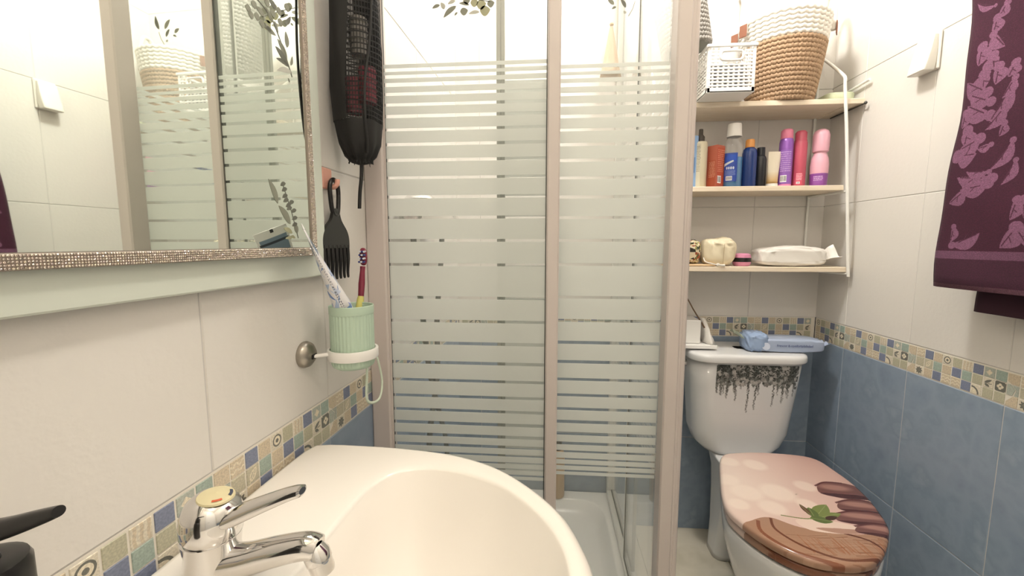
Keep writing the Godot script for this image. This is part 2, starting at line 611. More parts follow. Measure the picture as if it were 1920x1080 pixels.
func mosaic_mesh(k: String, shape: String) -> ArrayMesh:
	var key := k + shape
	if not mosaic_meshes.has(key):
		var w := 0.0224
		var h := 0.0219
		var g: Geo
		var ox := 0.0
		match shape:
			"point": g = Geo.new().prism(arr2([[-w / 2, -h / 2], [w / 2, -h / 2], [w / 2 + 0.0135, 0.002], [w / 2, h / 2], [-w / 2, h / 2]]), -0.006, 0.0)
			"upper": g = Geo.new().prism(arr2([[-w / 2, -h / 2 + 0.005], [-w * 0.1, -h / 2], [w / 2, -h / 2], [w / 2, h / 2], [-w / 2, h / 2]]), -0.006, 0.0)
			"lower": g = Geo.new().prism(arr2([[-w / 2, h / 2 - 0.014], [w * 0.08, h / 2], [w / 2, h / 2], [w / 2, -h / 2], [-w / 2, -h / 2]]), -0.006, 0.0)
			"rest": g = Geo.new().prism(arr2([[w * 0.16, -h / 2], [w / 2, -h / 2], [w / 2, h / 2], [-w * 0.1, h / 2], [w * 0.3, 0.002]]), -0.006, 0.0)
			_: g = Geo.new().cbox(Vector3(0, 0, -0.003), Vector3(w, h, 0.006), 0.0006)
		var i := CELLS.find(k)
		if k == "p" or shape == "rest": i = CELLS.find("p" if k == "p" else "s")
		var x0 := (i % 6) / 6.0
		var y0 := (i / 6) / 3.0
		g.uv_by(func(q: Vector3) -> Vector2: return Vector2(x0 + clampf(q.x / w + 0.5, 0.02, 0.98) / 6.0, y0 + clampf(0.5 - q.y / h, 0.02, 0.98) / 3.0))
		mosaic_meshes[key] = g.mesh()
	return mosaic_meshes[key]

var tile_meshes := {}

func tile_mesh(w: float, h: float) -> ArrayMesh:
	var key := "%.4f %.4f" % [w, h]
	if not tile_meshes.has(key):
		tile_meshes[key] = Geo.new().cbox(Vector3(0, 0, -0.004), Vector3(w, h, 0.008), 0.0012).mesh()
	return tile_meshes[key]

func tiled_wall(called: String, label: String, origin: Vector3, turn: float, x0: float, x1: float, joint: float, band_from: float, band_to: float) -> void:
	var wall := thing(called, label, "wall", origin, turn, "", "structure")
	var thick := 0.12
	part("wall_core", Geo.new().box(Vector3((x0 + x1) / 2, CEIL / 2, -thick / 2 - 0.0014), Vector3(x1 - x0, CEIL, thick)), M.grout, wall)
	var low := BAND_TOP - BAND
	var rows := [[0.0, low - TILE_H, "blue_tile"], [low - TILE_H, low, "blue_tile"]]
	var y := BAND_TOP
	while y < CEIL - 0.01:
		rows.append([y, minf(y + TILE_H, CEIL), "white_tile"])
		y += TILE_H
	var first := joint - ceilf((joint - x0) / TILE_W) * TILE_W
	var gap := 0.0018
	var k := 0
	while first + k * TILE_W < x1 - 0.004:
		var a := first + k * TILE_W + gap / 2
		var b := first + (k + 1) * TILE_W - gap / 2
		if a < x0 + gap: a = x0 - 0.002
		if b > x1 - gap: b = x1 + 0.002
		k += 1
		if b - a < 0.006: continue
		for r in rows:
			var t := part("wall_tile" if r[2] == "white_tile" else "blue_wall_tile", tile_mesh(b - a, r[1] - r[0] - gap), M[r[2]], wall)
			t.position = Vector3((a + b) / 2, (r[0] + r[1]) / 2, 0)
	# the mosaic band: a pale bed and its own little tiles
	part("mosaic_bed", Geo.new().cbox(Vector3((band_from + band_to) / 2, low + BAND / 2, -0.004), Vector3(band_to - band_from, BAND - 0.001, 0.006), 0.0005), M.band_grout, wall)
	var c := int(floor((band_from - joint) / 0.025))
	while joint + (c + 1) * 0.025 <= band_to + 0.001:
		var col := posmod(c, 10)
		var x := joint + (c + 0.5) * 0.025
		if x - 0.0115 >= band_from - 0.001:
			for r in 3:
				var key: String = BAND_ROWS[r][col]
				var shape := ""
				if r == 1 and col == 9: shape = "point"
				if r == 1 and col == 9: key = "F"
				if col == 0: shape = ["upper", "rest", "lower"][r]
				if r == 1 and col == 9: shape = ""
				var t := part("mosaic_tile", mosaic_mesh(key, shape), M.mosaic, wall)
				t.position = Vector3(x, BAND_TOP - 0.0145 - r * 0.0238, 0)
				if r == 1 and col == 0:
					var tip := part("mosaic_tile", mosaic_mesh("p", "tip"), M.mosaic, wall)
					tip.position = Vector3(x - 0.0, BAND_TOP - 0.0145 - 0.0238, 0)
		c += 1

func build_room() -> void:
	picture("mosaic", draw_mosaic(), 0.4)
	# the pentagon that points across each joint of the mosaic
	var w := 0.0228
	var tip := Geo.new().prism(arr2([[-w / 2, -0.01125], [-w * 0.02, -0.01125], [w * 0.2, 0.002], [-w * 0.22, 0.01125], [-w / 2, 0.01125]]), -0.006, 0.0)
	var pi := CELLS.find("p")
	tip.uv_by(func(q: Vector3) -> Vector2: return Vector2(((pi % 6) + clampf(q.x / w + 0.5, 0.05, 0.95)) / 6.0, ((pi / 6) + clampf(0.5 - q.y / w, 0.05, 0.95)) / 3.0))
	mosaic_meshes["ptip"] = tip.mesh()
	tiled_wall("wall_left", "tiled wall behind the basin and mirror, cream above a mosaic band", Vector3(LEFT, 0, 0), LEFT_TURN, -FRONT - 0.05, 1.63, 0.4483, 0.0, 1.618)
	tiled_wall("wall_back", "tiled wall behind the toilet cistern and the wall shelves", Vector3(0, 0, BACK), 0.0, -0.345, RIGHT, 0.742, -0.345, RIGHT - 0.002)
	tiled_wall("wall_right", "tiled wall with the purple towel, blue below a mosaic band", Vector3(RIGHT, 0, 0), RIGHT_TURN, BACK, FRONT, -1.4638, BACK + 0.002, -0.3)
	var wf := thing("wall_front", "plain cream wall behind the camera", "wall", Vector3(0.25, 0, FRONT), 0, "", "structure")
	part("wall_core", Geo.new().box(Vector3(0, CEIL / 2, 0.06), Vector3(1.9, CEIL, 0.12)), M.plain_wall, wf)
	var d := thing("door_1", "white flush door in the wall behind the camera", "door", Vector3(0.42, 0, FRONT), 0, "", "structure")
	part("door_leaf", Geo.new().cbox(Vector3(0, 1.01, -0.018), Vector3(0.72, 2.0, 0.03), 0.003), M.white_plastic, d)
	var fr := Geo.new()
	for s in [-1, 1]: fr.cbox(Vector3(s * 0.40, 1.035, -0.02), Vector3(0.07, 2.07, 0.04), 0.004)
	fr.cbox(Vector3(0, 2.05, -0.02), Vector3(0.87, 0.07, 0.04), 0.004)
	part("door_frame", fr, M.white_plastic, d)
	part("door_handle", Geo.new().tube([Vector3(-0.3, 1.02, -0.03), Vector3(-0.3, 1.02, -0.075), Vector3(-0.29, 1.02, -0.08), Vector3(-0.19, 1.02, -0.08)], 0.008, 8), M.brushed, d)
	var fl := thing("floor", "pale cream tiled bathroom floor beside the toilet", "floor", Vector3.ZERO, 0, "", "structure")
	part("floor_bed", Geo.new().box(Vector3(0.28, -0.056, -0.5), Vector3(1.75, 0.1, 2.5)), M.grout, fl)
	for i in range(-2, 5):
		for j in range(-7, 3):
			var t := part("floor_tile", tile_mesh(0.298, 0.298), M.floor_tile, fl)
			t.rotation.x = -PI / 2
			t.position = Vector3(-0.25 + 0.3 * i + 0.15, 0.0, 0.3 * j + 0.02)
	var ce := thing("ceiling", "plain white bathroom ceiling", "ceiling", Vector3.ZERO, 0, "", "structure")
	part("ceiling_slab", Geo.new().box(Vector3(0.28, CEIL + 0.06, -0.5), Vector3(1.8, 0.12, 2.6)), M.ceiling_paint, ce)

func build_lamp() -> void:
	mat("lamp_glow", rgb(255, 250, 240), 0.4, 0.0, {"emission_enabled": true, "emission": rgb(255, 249, 238), "emission_energy_multiplier": 2.0})
	lamp(LAMP_AT, LAMP_POWER, rgb(255, 252, 246), "round white dome lamp on the ceiling between shower and shelves")
	lamp(SECOND_AT, SECOND_POWER, rgb(255, 242, 226), "unseen round dome lamp on the ceiling out of view, placed to light the basin side")  # unseen warm lamp, out of view, placed to light basin and left wall

func lamp(at: Vector3, power: float, tint: Color, label: String) -> void:
	var t := thing("unseen_ceiling_lamp", label, "lamp", Vector3(at.x, CEIL, at.z))
	part("lamp_base", Geo.new().lathe([Vector2(0, -0.03), Vector2(0.155, -0.03), Vector2(0.16, 0)], 40), M.white_plastic, t)
	var dome := []
	for k in 13:
		var a := PI / 2 * k / 12.0
		dome.append(Vector2(0.145 * sin(a), -0.03 - 0.06 * cos(a)))
	part("lamp_dome", Geo.new().lathe(dome, 40), M.lamp_glow, t)
	var li := OmniLight3D.new()
	li.name = numbered("lamp_light")
	li.position = Vector3(at.x, CEIL - 0.17, at.z)
	li.light_color = tint
	li.light_energy = power
	li.light_size = 0.07
	li.omni_range = 8.0
	li.omni_attenuation = 2.0
	li.shadow_enabled = true
	add_child(li)

# ------------------------------------------------------------------ shower
const FROST := [1.4801, 1.4729, 1.4661, 1.46, 1.4533, 1.445, 1.4373, 1.4259, 1.4198, 1.4053, 1.3992, 1.3831, 1.3764, 1.356, 1.3505, 1.3272, 1.3209, 1.2958, 1.2895, 1.2602, 1.2546, 1.2218, 1.2154, 1.1794,
	1.1735, 1.1321, 1.1262, 1.0816, 1.0758, 1.0122, 1.0062, 0.9621, 0.9561, 0.9148, 0.9079, 0.8722, 0.8653, 0.8328, 0.8267, 0.7975, 0.7912, 0.7663, 0.76, 0.7377, 0.7304, 0.7104, 0.7032, 0.6877,
	0.6809, 0.668, 0.663, 0.65, 0.646, 0.636, 0.632, 0.6225, 0.618, 0.611]
const GLASS_SPRAY := [
	[-0.2151, 1.5885, -0.2308, 1.5828, 0.0068, 0], [-0.2067, 1.5802, -0.2133, 1.5932, 0.009, 3], [-0.1825, 1.5855, -0.2086, 1.5644, 0.0099, 0], [-0.1803, 1.5737, -0.1862, 1.5676, 0.0038, 0],
	[-0.1366, 1.5725, -0.1588, 1.5696, 0.007, 3], [-0.1841, 1.5951, -0.1996, 1.5894, 0.007, 3], [-0.1569, 1.586, -0.1773, 1.5901, 0.0064, 0], [-0.1753, 1.5744, -0.1593, 1.5763, 0.0145, 0],
	[-0.1361, 1.5744, -0.1154, 1.576, 0.0196, 2], [-0.1429, 1.5857, -0.1234, 1.5874, 0.0179, 2], [-0.1218, 1.5864, -0.1072, 1.5883, 0.0138, 0], [-0.1693, 1.5941, -0.1546, 1.596, 0.0134, 0],
	[-0.1546, 1.5894, -0.1387, 1.5912, 0.015, 2], [-0.1864, 1.605, -0.1679, 1.6067, 0.0173, 0], [-0.1523, 1.6066, -0.134, 1.6083, 0.0167, 0], [-0.1308, 1.6025, -0.115, 1.6043, 0.015, 0],
	[-0.1162, 1.5905, -0.208, 1.6041, 0.0016, 1], [-0.21, 1.61, -0.235, 1.625, 0.012, 0], [-0.19, 1.625, -0.2, 1.65, 0.012, 1], [-0.16, 1.625, -0.145, 1.65, 0.014, 3]]
const DOOR_SPRAY := [
	[0.1259, 1.5901, 0.1134, 1.5992, 0.0077, 0], [0.1303, 1.5858, 0.1214, 1.582, 0.0045, 0], [0.1486, 1.5834, 0.1382, 1.5997, 0.007, 1], [0.154, 1.5673, 0.1664, 1.5953, 0.0019, 3],
	[0.1488, 1.577, 0.1456, 1.5724, 0.0068, 3], [0.15, 1.60, 0.135, 1.62, 0.009, 0], [0.165, 1.60, 0.172, 1.63, 0.009, 1]]
const LEAF_LOOKS := ["leaf_grey", "leaf_dark", "leaf_olive", "leaf_pale"]

# leaf stickers of one spray, each leaf a thin flat shape facing +z
func spray(list: Array, z: float, parent: Node3D, mirrored_x := 0.0) -> void:
	for l in list:
		var w: float = l[4]
		var g := Geo.new()
		if w < 0.0025:
			var d := Vector2(l[2] - l[0], l[3] - l[1])
			var s := d.orthogonal().normalized() * w * 0.5
			var a := Vector2(l[0], l[1])
			g.prism(arr2([a + s, a + d * 0.5 + s + s.normalized() * 0.002, a + d + s, a + d - s, a + d * 0.5 - s + s.normalized() * 0.002, a - s]), z, z + 0.0003)
		else:
			g.prism(arr2(leaf_points(Vector2(l[0], l[1]), Vector2(l[2], l[3]), w, 0.06)), z, z + 0.0003)
		part("leaf_sticker", g, M[LEAF_LOOKS[l[5]]], parent)

func build_shower() -> void:
	var tray := thing("shower_tray", "white shower tray with a rounded recess behind the striped glass", "shower tray", Vector3(-0.04, 0, -1.24))
	var ring := func(hx: float, hz: float, r: float, y: float) -> PackedVector3Array:
		var row := PackedVector3Array()
		for q in 4:
			for k in 9:
				var t := PI / 2 * (q + k / 8.0)
				var cx: float = (hx - r) * [1, -1, -1, 1][q]
				var cz: float = (hz - r) * [1, 1, -1, -1][q]
				row.append(Vector3(cx + r * cos(t), y, cz + r * sin(t)))
		return row
	var hx := 0.306
	var hz := 0.376
	part("tray_body", Geo.new().grid([ring.call(hx, hz, 0.01, 0.002), ring.call(hx, hz, 0.012, 0.128), ring.call(hx - 0.003, hz - 0.003, 0.014, 0.137), ring.call(hx - 0.010, hz - 0.010, 0.02, 0.140),
		ring.call(hx - 0.045, hz - 0.055, 0.09, 0.140), ring.call(hx - 0.052, hz - 0.062, 0.10, 0.137), ring.call(hx - 0.064, hz - 0.074, 0.10, 0.112), ring.call(hx - 0.085, hz - 0.095, 0.10, 0.094), ring.call(0.06, 0.06, 0.05, 0.088), ring.call(0.004, 0.004, 0.003, 0.088)], true, -1), M.tray_acrylic, tray)
	part("drain", Geo.new().lathe([Vector2(0.045, 0.088), Vector2(0.043, 0.094), Vector2(0.02, 0.096), Vector2(0, 0.096)], 28), M.chrome, tray)

	var s := thing("shower_enclosure", "corner shower enclosure of striped frosted glass in pinkish grey frames", "shower", Vector3(0, 0.14, -0.875))
	var y0 := 0.0
	var y1 := 1.92
	var prof := func(x0: float, x1: float, za: float, zb: float) -> Geo:
		return Geo.new().cbox(Vector3((x0 + x1) / 2, (y0 + y1) / 2, (za + zb) / 2), Vector3(x1 - x0, y1 - y0, zb - za), 0.003)
	# post against the left wall, stepped where the pane enters it
	part("wall_post", prof.call(-0.378, -0.337, -0.02, 0.014).cbox(Vector3(-0.336, y1 / 2, -0.003), Vector3(0.006, y1, 0.018), 0.001), M.pinkish_profile, s)
	# the corner post: a broad face, a groove and a rounded outer edge
	var cp: Geo = prof.call(0.2385, 0.2665, -0.03, 0.014)
	cp.cbox(Vector3(0.2685, y1 / 2, -0.008), Vector3(0.006, y1, 0.036), 0.001)
	cp.tube([Vector3(0.274, 0, -0.004), Vector3(0.274, y1, -0.004)], 0.0095, 14)
	part("corner_post", cp, M.pinkish_profile, s)
	part("wall_post", Geo.new().cbox(Vector3(0.253, y1 / 2, -0.728), Vector3(0.026, y1, 0.026), 0.003), M.pale_rail, s)
	var rails := Geo.new()
	for y in [0.015, 1.905]:
		rails.cbox(Vector3(-0.05, y, -0.008), Vector3(0.58, 0.03, 0.042), 0.003)
		part("rail", rails, M.pinkish_profile, s)
		rails = Geo.new()
		rails.cbox(Vector3(0.252, y - 0.003, -0.37), Vector3(0.030, 0.022, 0.69), 0.003)
		part("rail", rails, M.pale_rail, s)
		rails = Geo.new()
	var H := -0.14
	var pivot := func(called: String, at: Vector3, turn: float) -> Node3D:
		var o := Node3D.new()
		o.name = called
		s.add_child(o, true)
		o.position = at
		o.rotation.y = turn
		return o
	# front: fixed pane with its stile, and the sliding door behind it
	var fixed: Node3D = pivot.call("fixed_panel", Vector3(0, H, 0), 0.0)
	striped(fixed, -0.338, 0.0, 0.16, 2.04)
	part("gasket", Geo.new().box(Vector3(-0.3335, 1.10, 0.0018), Vector3(0.0022, 1.88, 0.006)), M.dark_gasket, fixed)
	part("stile", Geo.new().cbox(Vector3(0.0098, 1.10, 0.0005), Vector3(0.0255, 1.88, 0.017), 0.003), M.pinkish_profile, fixed)
	part("gasket", Geo.new().box(Vector3(-0.0042, 1.10, -0.002), Vector3(0.0018, 1.88, 0.012)), M.dark_gasket, fixed)
	spray(GLASS_SPRAY, 0.0026, fixed)
	var door: Node3D = pivot.call("sliding_door", Vector3(0, H, -0.03), 0.0)
	striped(door, -0.105, 0.238, 0.165, 2.035)
	part("stile", Geo.new().cbox(Vector3(-0.1025, 1.10, 0), Vector3(0.010, 1.87, 0.012), 0.002), M.grey_profile, door)
	part("gasket", Geo.new().box(Vector3(-0.094, 1.10, 0), Vector3(0.007, 1.87, 0.009)), M.grey_profile, door)
	spray(DOOR_SPRAY, 0.0026, door)
	# side: fixed pane next to the back wall and its sliding door
	var fs: Node3D = pivot.call("fixed_panel", Vector3(0.258, H, -0.37), PI / 2)
	striped(fs, -0.07, 0.345, 0.165, 2.04)
	part("stile", Geo.new().cbox(Vector3(-0.066, 1.10, 0), Vector3(0.008, 1.88, 0.010), 0.002), M.grey_profile, fs)
	part("gasket", Geo.new().box(Vector3(0.14, 0.166, 0), Vector3(0.40, 0.004, 0.008)), M.dark_gasket, fs)
	var ds: Node3D = pivot.call("sliding_door", Vector3(0.238, H, -0.37), PI / 2)
	striped(ds, -0.345, -0.045, 0.185, 2.035)
	part("stile", Geo.new().cbox(Vector3(-0.0405, 1.11, 0), Vector3(0.008, 1.85, 0.009), 0.002), M.pale_rail, ds)
	part("gasket", Geo.new().box(Vector3(-0.0455, 1.11, 0.0), Vector3(0.0035, 1.85, 0.0078)), M.dark_gasket, ds)
	part("gasket", Geo.new().box(Vector3(-0.195, 0.186, 0), Vector3(0.30, 0.004, 0.008)), M.dark_gasket, ds)
	part("door_shoe", Geo.new().cbox(Vector3(-0.195, 0.174, 0), Vector3(0.30, 0.018, 0.012), 0.002), M.pale_rail, ds)

	# things in the shower
	var mx := thing("shower_mixer", "chrome shower mixer bar on the left wall behind the striped glass", "shower mixer", lw(1.15, 1.19, 0.0), LEFT_TURN)
	part("mixer_body", Geo.new().tube([Vector3(-0.13, 0, 0.06), Vector3(0.13, 0, 0.06)], 0.021, 18), M.chrome, mx)
	for d in [-1, 1]:
		part("knob", Geo.new().tube([Vector3(d * 0.131, 0, 0.06), Vector3(d * 0.14, 0, 0.06), Vector3(d * 0.175, 0, 0.06), Vector3(d * 0.18, 0, 0.06)], [0.02, 0.025, 0.024, 0.02], 18), M.chrome, mx)
		part("wall_flange", Geo.new().tube([Vector3(d * 0.075, 0, 0.0), Vector3(d * 0.075, 0, 0.008), Vector3(d * 0.075, 0, 0.012), Vector3(d * 0.075, 0, 0.06)], [0.03, 0.03, 0.014, 0.014], 18), M.chrome, mx)
	var hs := thing("hand_shower", "chrome hand shower lying across the mixer bar with a looped hose", "hand shower", lw(1.15, 1.2215, 0.06), LEFT_TURN)
	part("shower_head", Geo.new().lathe([Vector2(0, 0), Vector2(0.035, 0), Vector2(0.038, 0.008), Vector2(0.025, 0.02), Vector2(0, 0.026)], 24, Vector3(-0.12, 0.0, 0.0)), M.chrome, hs)
	part("handle", Geo.new().tube([Vector3(-0.10, 0.012, 0), Vector3(0, 0.008, 0), Vector3(0.065, 0.004, 0.0)], [0.011, 0.013, 0.010], 12), M.chrome, hs)
	var hose_pts := spline([Vector3(-0.15, -0.02, 0.0), Vector3(-0.144, -0.084, -0.01), Vector3(-0.088, -0.29, -0.01), Vector3(-0.037, -0.447, -0.012), Vector3(0.04, -0.60, -0.01), Vector3(0.10, -0.715, -0.01), Vector3(0.08, -0.86, 0.0), Vector3(-0.02, -0.90, 0.0), Vector3(-0.10, -0.82, 0.01), Vector3(-0.12, -0.62, 0.01), Vector3(-0.045, -0.447, 0.012), Vector3(0.0, -0.306, 0.0), Vector3(0.055, -0.12, 0.0), Vector3(0.065, 0.0, 0.0)], 8)
	part("hose", Geo.new().tube(hose_pts, 0.0075, 10), mat("hose_metal", rgb(120, 120, 116), 0.3, 0.9), hs)
	var b := thing("shampoo_bottle", "beige shampoo bottle standing on the far rim of the shower tray", "bottle", Vector3(0.046, 0.14, -1.575))
	part("bottle_body", Geo.new().lathe([Vector2(0, 0), Vector2(0.024, 0), Vector2(0.027, 0.005), Vector2(0.027, 0.17), Vector2(0.022, 0.185), Vector2(0.013, 0.192)], 28), mat("beige_bottle", rgb(196, 166, 130), 0.35), b)
	part("cap", Geo.new().lathe([Vector2(0.015, 0.19), Vector2(0.016, 0.192), Vector2(0.016, 0.225), Vector2(0.014, 0.229), Vector2(0, 0.229)], 20), M.black_plastic, b)
	var p := thing("hanging_pouch", "small beige cotton pouch hanging on a cord inside the shower corner", "pouch", Vector3(0.203, 1.672, -1.50))
	var rows := []
	for k in 9:
		var t := k / 8.0
		var r := lerpf(0.034, 0.004, pow(t, 0.85))
		var row := PackedVector3Array()
		for j in 28:
			var a := TAU * j / 28
			var f := 1.0 + 0.16 * sin(a * 6.0 + 1.0) * (0.3 + t)
			row.append(Vector3(cos(a) * r * f, t * 0.16, sin(a) * r * f * 0.7))
		rows.append(row)
	rows.push_front(PackedVector3Array(range(28).map(func(_j): return Vector3(0, -0.006, 0))))
	part("pouch_cloth", Geo.new().grid(rows, true), mat("beige_cotton", rgb(208, 186, 162), 0.9), p)
	part("bead", Geo.new().soft(Vector3(0, 0.166, 0), Vector3(0.007, 0.006, 0.007), 1.0, 14), mat("wooden_bead", rgb(206, 182, 150), 0.6), p)
	part("cord", Geo.new().tube([Vector3(0, 0.17, 0), Vector3(0.006, 0.25, -0.02), Vector3(0.030, 0.348, -0.06)], 0.0016, 6), M.cotton_rope, p)

# the glass of a panel, its frosted stripes below it
func striped(parent: Node3D, x0: float, x1: float, y0: float, y1: float) -> void:
	part("glass_pane", Geo.new().cbox(Vector3((x0 + x1) / 2, (y0 + y1) / 2, 0), Vector3(x1 - x0, y1 - y0, 0.005), 0.0008), M.glass, parent)
	for k in FROST.size() / 2:
		var a: float = FROST[2 * k]
		var b: float = FROST[2 * k + 1]
		part("frosted_stripe", Geo.new().box(Vector3((x0 + x1) / 2, (a + b) / 2, 0.0032), Vector3(x1 - x0 - 0.002, a - b, 0.0008)), M.frosted, parent)

# ------------------------------------------------------------------ basin
const BASIN_AT := 0.36

func build_basin() -> void:
	var t := thing("wash_basin", "large cream white ceramic wash basin fixed to the left wall", "basin", lw(BASIN_AT, 0, 0), LEFT_TURN)
	var outer_half := [Vector2(0, 0.456), Vector2(0.053, 0.449), Vector2(0.09, 0.441), Vector2(0.146, 0.418), Vector2(0.2, 0.375), Vector2(0.248, 0.315), Vector2(0.276, 0.24), Vector2(0.285, 0.151), Vector2(0.284, 0.07), Vector2(0.281, 0.03), Vector2(0.270, 0.006), Vector2(0.2, 0.001), Vector2(0.0, 0.001)]
	var inner_half := [Vector2(0, 0.422), Vector2(0.06, 0.418), Vector2(0.10, 0.405), Vector2(0.143, 0.378), Vector2(0.19, 0.330), Vector2(0.218, 0.268), Vector2(0.222, 0.215), Vector2(0.206, 0.178), Vector2(0.17, 0.160), Vector2(0.12, 0.156), Vector2(0.0, 0.155)]
	var whole := func(half: Array) -> Array:
		var o := half.duplicate()
		for i in range(half.size() - 2, 0, -1): o.append(Vector2(-half[i].x, half[i].y))
		return spline(o, 10, true)
	var centre := Vector2(0, 0.285)
	var radial := func(half: Array) -> Array:
		var pts: Array = whole.call(half)
		var out := []
		for j in 120:
			var a := TAU * j / 120.0
			var dir := Vector2(sin(a), cos(a))
			var best := 0.1
			for i in pts.size():
				var hit = Geometry2D.segment_intersects_segment(centre, centre + dir * 1.0, pts[i], pts[(i + 1) % pts.size()])
				if hit != null: best = centre.distance_to(hit)
			out.append(best)
		return out
	var O: Array = radial.call(outer_half)
	var I: Array = radial.call(inner_half)
	var row := func(f: Callable, y: float) -> PackedVector3Array:
		var r := PackedVector3Array()
		for j in 120:
			var a := TAU * j / 120.0
			var d: float = f.call(j)
			var q := centre + Vector2(sin(a), cos(a)) * d
			r.append(Vector3(q.x, y, maxf(q.y, 0.001)))
		return r
	var rows := []
	for e in [[0.22, 0.60], [0.55, 0.615], [0.80, 0.665], [0.94, 0.72], [0.985, 0.755]]:
		rows.append(row.call(func(j): return O[j] * e[0], e[1]))
	for e in [[0.0, 0.778], [0.002, 0.787], [0.006, 0.794], [0.012, 0.7985], [0.018, 0.800]]:
		rows.append(row.call(func(j): return O[j] - e[0], e[1]))
	for e in [[0.5, 0.8], [0.8, 0.7992], [0.93, 0.7972]]:
		rows.append(row.call(func(j): return lerpf(O[j] - 0.018, I[j], e[0]), e[1]))
	for k in 15:
		var s := 1.0 - k / 14.0
		s = s * 0.9 + 0.1 * s * s
		var r := PackedVector3Array()
		for j in 120:
			var a := TAU * j / 120.0
			var steep := lerpf(2.7, 4.2, smoothstep(-0.2, 0.8, -cos(a)))
			var q := centre + Vector2(sin(a), cos(a)) * maxf(I[j] * s, 0.001)
			r.append(Vector3(q.x, 0.7945 - 0.150 * pow(1.0 - pow(s, steep), 1.08), q.y))
		rows.append(r)
	part("basin_bowl", Geo.new().grid(rows, true, 1), M.ceramic, t)
	part("drain", Geo.new().lathe([Vector2(0.024, 0.6445), Vector2(0.022, 0.648), Vector2(0.014, 0.648), Vector2(0.012, 0.6465), Vector2(0, 0.6465)], 24, Vector3(0, 0, 0.285)), M.chrome, t)
	part("pedestal", Geo.new().lathe([Vector2(0, 0), Vector2(0.10, 0), Vector2(0.095, 0.05), Vector2(0.075, 0.25), Vector2(0.08, 0.5), Vector2(0.095, 0.61)], 32, Vector3(0, 0, 0.20)), M.ceramic, t)

	var f := thing("basin_mixer_tap", "chrome single lever tap with a worn yellow cap at the back of the basin", "tap", lw(BASIN_AT, 0.8, 0.078), LEFT_TURN)
	part("tap_body", Geo.new().lathe([Vector2(0, 0), Vector2(0.0285, 0), Vector2(0.0285, 0.004), Vector2(0.0262, 0.008), Vector2(0.0245, 0.016), Vector2(0.0238, 0.03), Vector2(0.025, 0.042), Vector2(0.0255, 0.0445), Vector2(0.0235, 0.0455), Vector2(0, 0.0455)], 40), M.chrome, f)
	var tilt := Transform3D(Basis(Vector3.RIGHT, 0.12), Vector3(0, 0.0465, 0))
	part("tap_cap", Geo.new().lathe([Vector2(0, 0), Vector2(0.0245, 0), Vector2(0.0262, 0.003), Vector2(0.0268, 0.012), Vector2(0.0258, 0.022), Vector2(0.0225, 0.031), Vector2(0.016, 0.0375), Vector2(0.008, 0.040), Vector2(0, 0.0405)], 40).moved(tilt), M.chrome, f)
	var button := part("cap_button", Geo.new().lathe([Vector2(0.0160, 0.0372), Vector2(0.0152, 0.0388), Vector2(0.010, 0.0405), Vector2(0, 0.0418)], 32).moved(Transform3D(Basis.IDENTITY, Vector3(0, 0, 0.003)) * tilt), mat("cap_yellow", rgb(208, 198, 160), 0.45), f, "worn yellow disc on the tap cap")
	part("hot_mark", Geo.new().lathe([Vector2(0.0128, 0.0402), Vector2(0.0108, 0.0409)], 8, Vector3.ZERO, 1, 1, 2.0, 2.7).moved(Transform3D(Basis.IDENTITY, Vector3(0, 0, 0.003)) * tilt), mat("mark_red", rgb(196, 86, 48), 0.5), button)
	part("cold_mark", Geo.new().lathe([Vector2(0.0138, 0.0398), Vector2(0.0112, 0.0407)], 8, Vector3.ZERO, 1, 1, 0.6, 1.4).moved(Transform3D(Basis.IDENTITY, Vector3(0, 0, 0.003)) * tilt), mat("mark_blue", rgb(60, 66, 84), 0.5), button)
	var sp := spline([Vector3(0, 0.016, 0.008), Vector3(0, 0.022, 0.035), Vector3(0, 0.033, 0.066), Vector3(0, 0.0415, 0.096), Vector3(0, 0.0405, 0.110)], 6)
	var rr := []
	for i in sp.size(): rr.append(lerpf(0.0195, 0.0125, pow(float(i) / (sp.size() - 1), 0.7)))
	rr[sp.size() - 1] = 0.0105
	part("spout", Geo.new().tube(sp, rr, 22, false, 0.86), M.chrome, f)
	part("aerator", Geo.new().lathe([Vector2(0, 0), Vector2(0.0098, 0), Vector2(0.0108, 0.003), Vector2(0.0108, 0.012), Vector2(0.0118, 0.013), Vector2(0.0118, 0.02), Vector2(0.008, 0.028)], 24).moved(Transform3D(Basis(Vector3.RIGHT, -0.35), Vector3(0, 0.0165, 0.1145))), M.chrome, f)
	var lv := spline([Vector3(0, 0.058, 0.006), Vector3(0, 0.066, 0.026), Vector3(0, 0.081, 0.058), Vector3(0, 0.0925, 0.084), Vector3(0, 0.0965, 0.097)], 6)
	var lr := []
	for i in lv.size(): lr.append(lerpf(0.0195, 0.0078, pow(float(i) / (lv.size() - 1), 0.75)))
	lr[lv.size() - 1] = 0.005
	part("lever", Geo.new().tube(lv, lr, 20, false, 0.55), M.chrome, f)

	var d := thing("soap_dispenser", "black soap dispenser with a pump nozzle on the near end of the basin", "soap dispenser", Vector3(-0.338, 0.8, -0.205), 0.1)
	part("bottle_body", Geo.new().lathe([Vector2(0, 0), Vector2(0.026, 0), Vector2(0.028, 0.003), Vector2(0.028, 0.085), Vector2(0.026, 0.092), Vector2(0.022, 0.096), Vector2(0.012, 0.097)], 36), M.black_plastic, d)
	part("collar", Geo.new().lathe([Vector2(0.0232, 0.09), Vector2(0.024, 0.092), Vector2(0.024, 0.129), Vector2(0.0225, 0.1325), Vector2(0.018, 0.134), Vector2(0.011, 0.134), Vector2(0.010, 0.138), Vector2(0.005, 0.139)], 32), M.black_plastic, d)
	part("pump_stem", Geo.new().lathe([Vector2(0.0045, 0.135), Vector2(0.0045, 0.152)], 14), M.black_plastic, d)
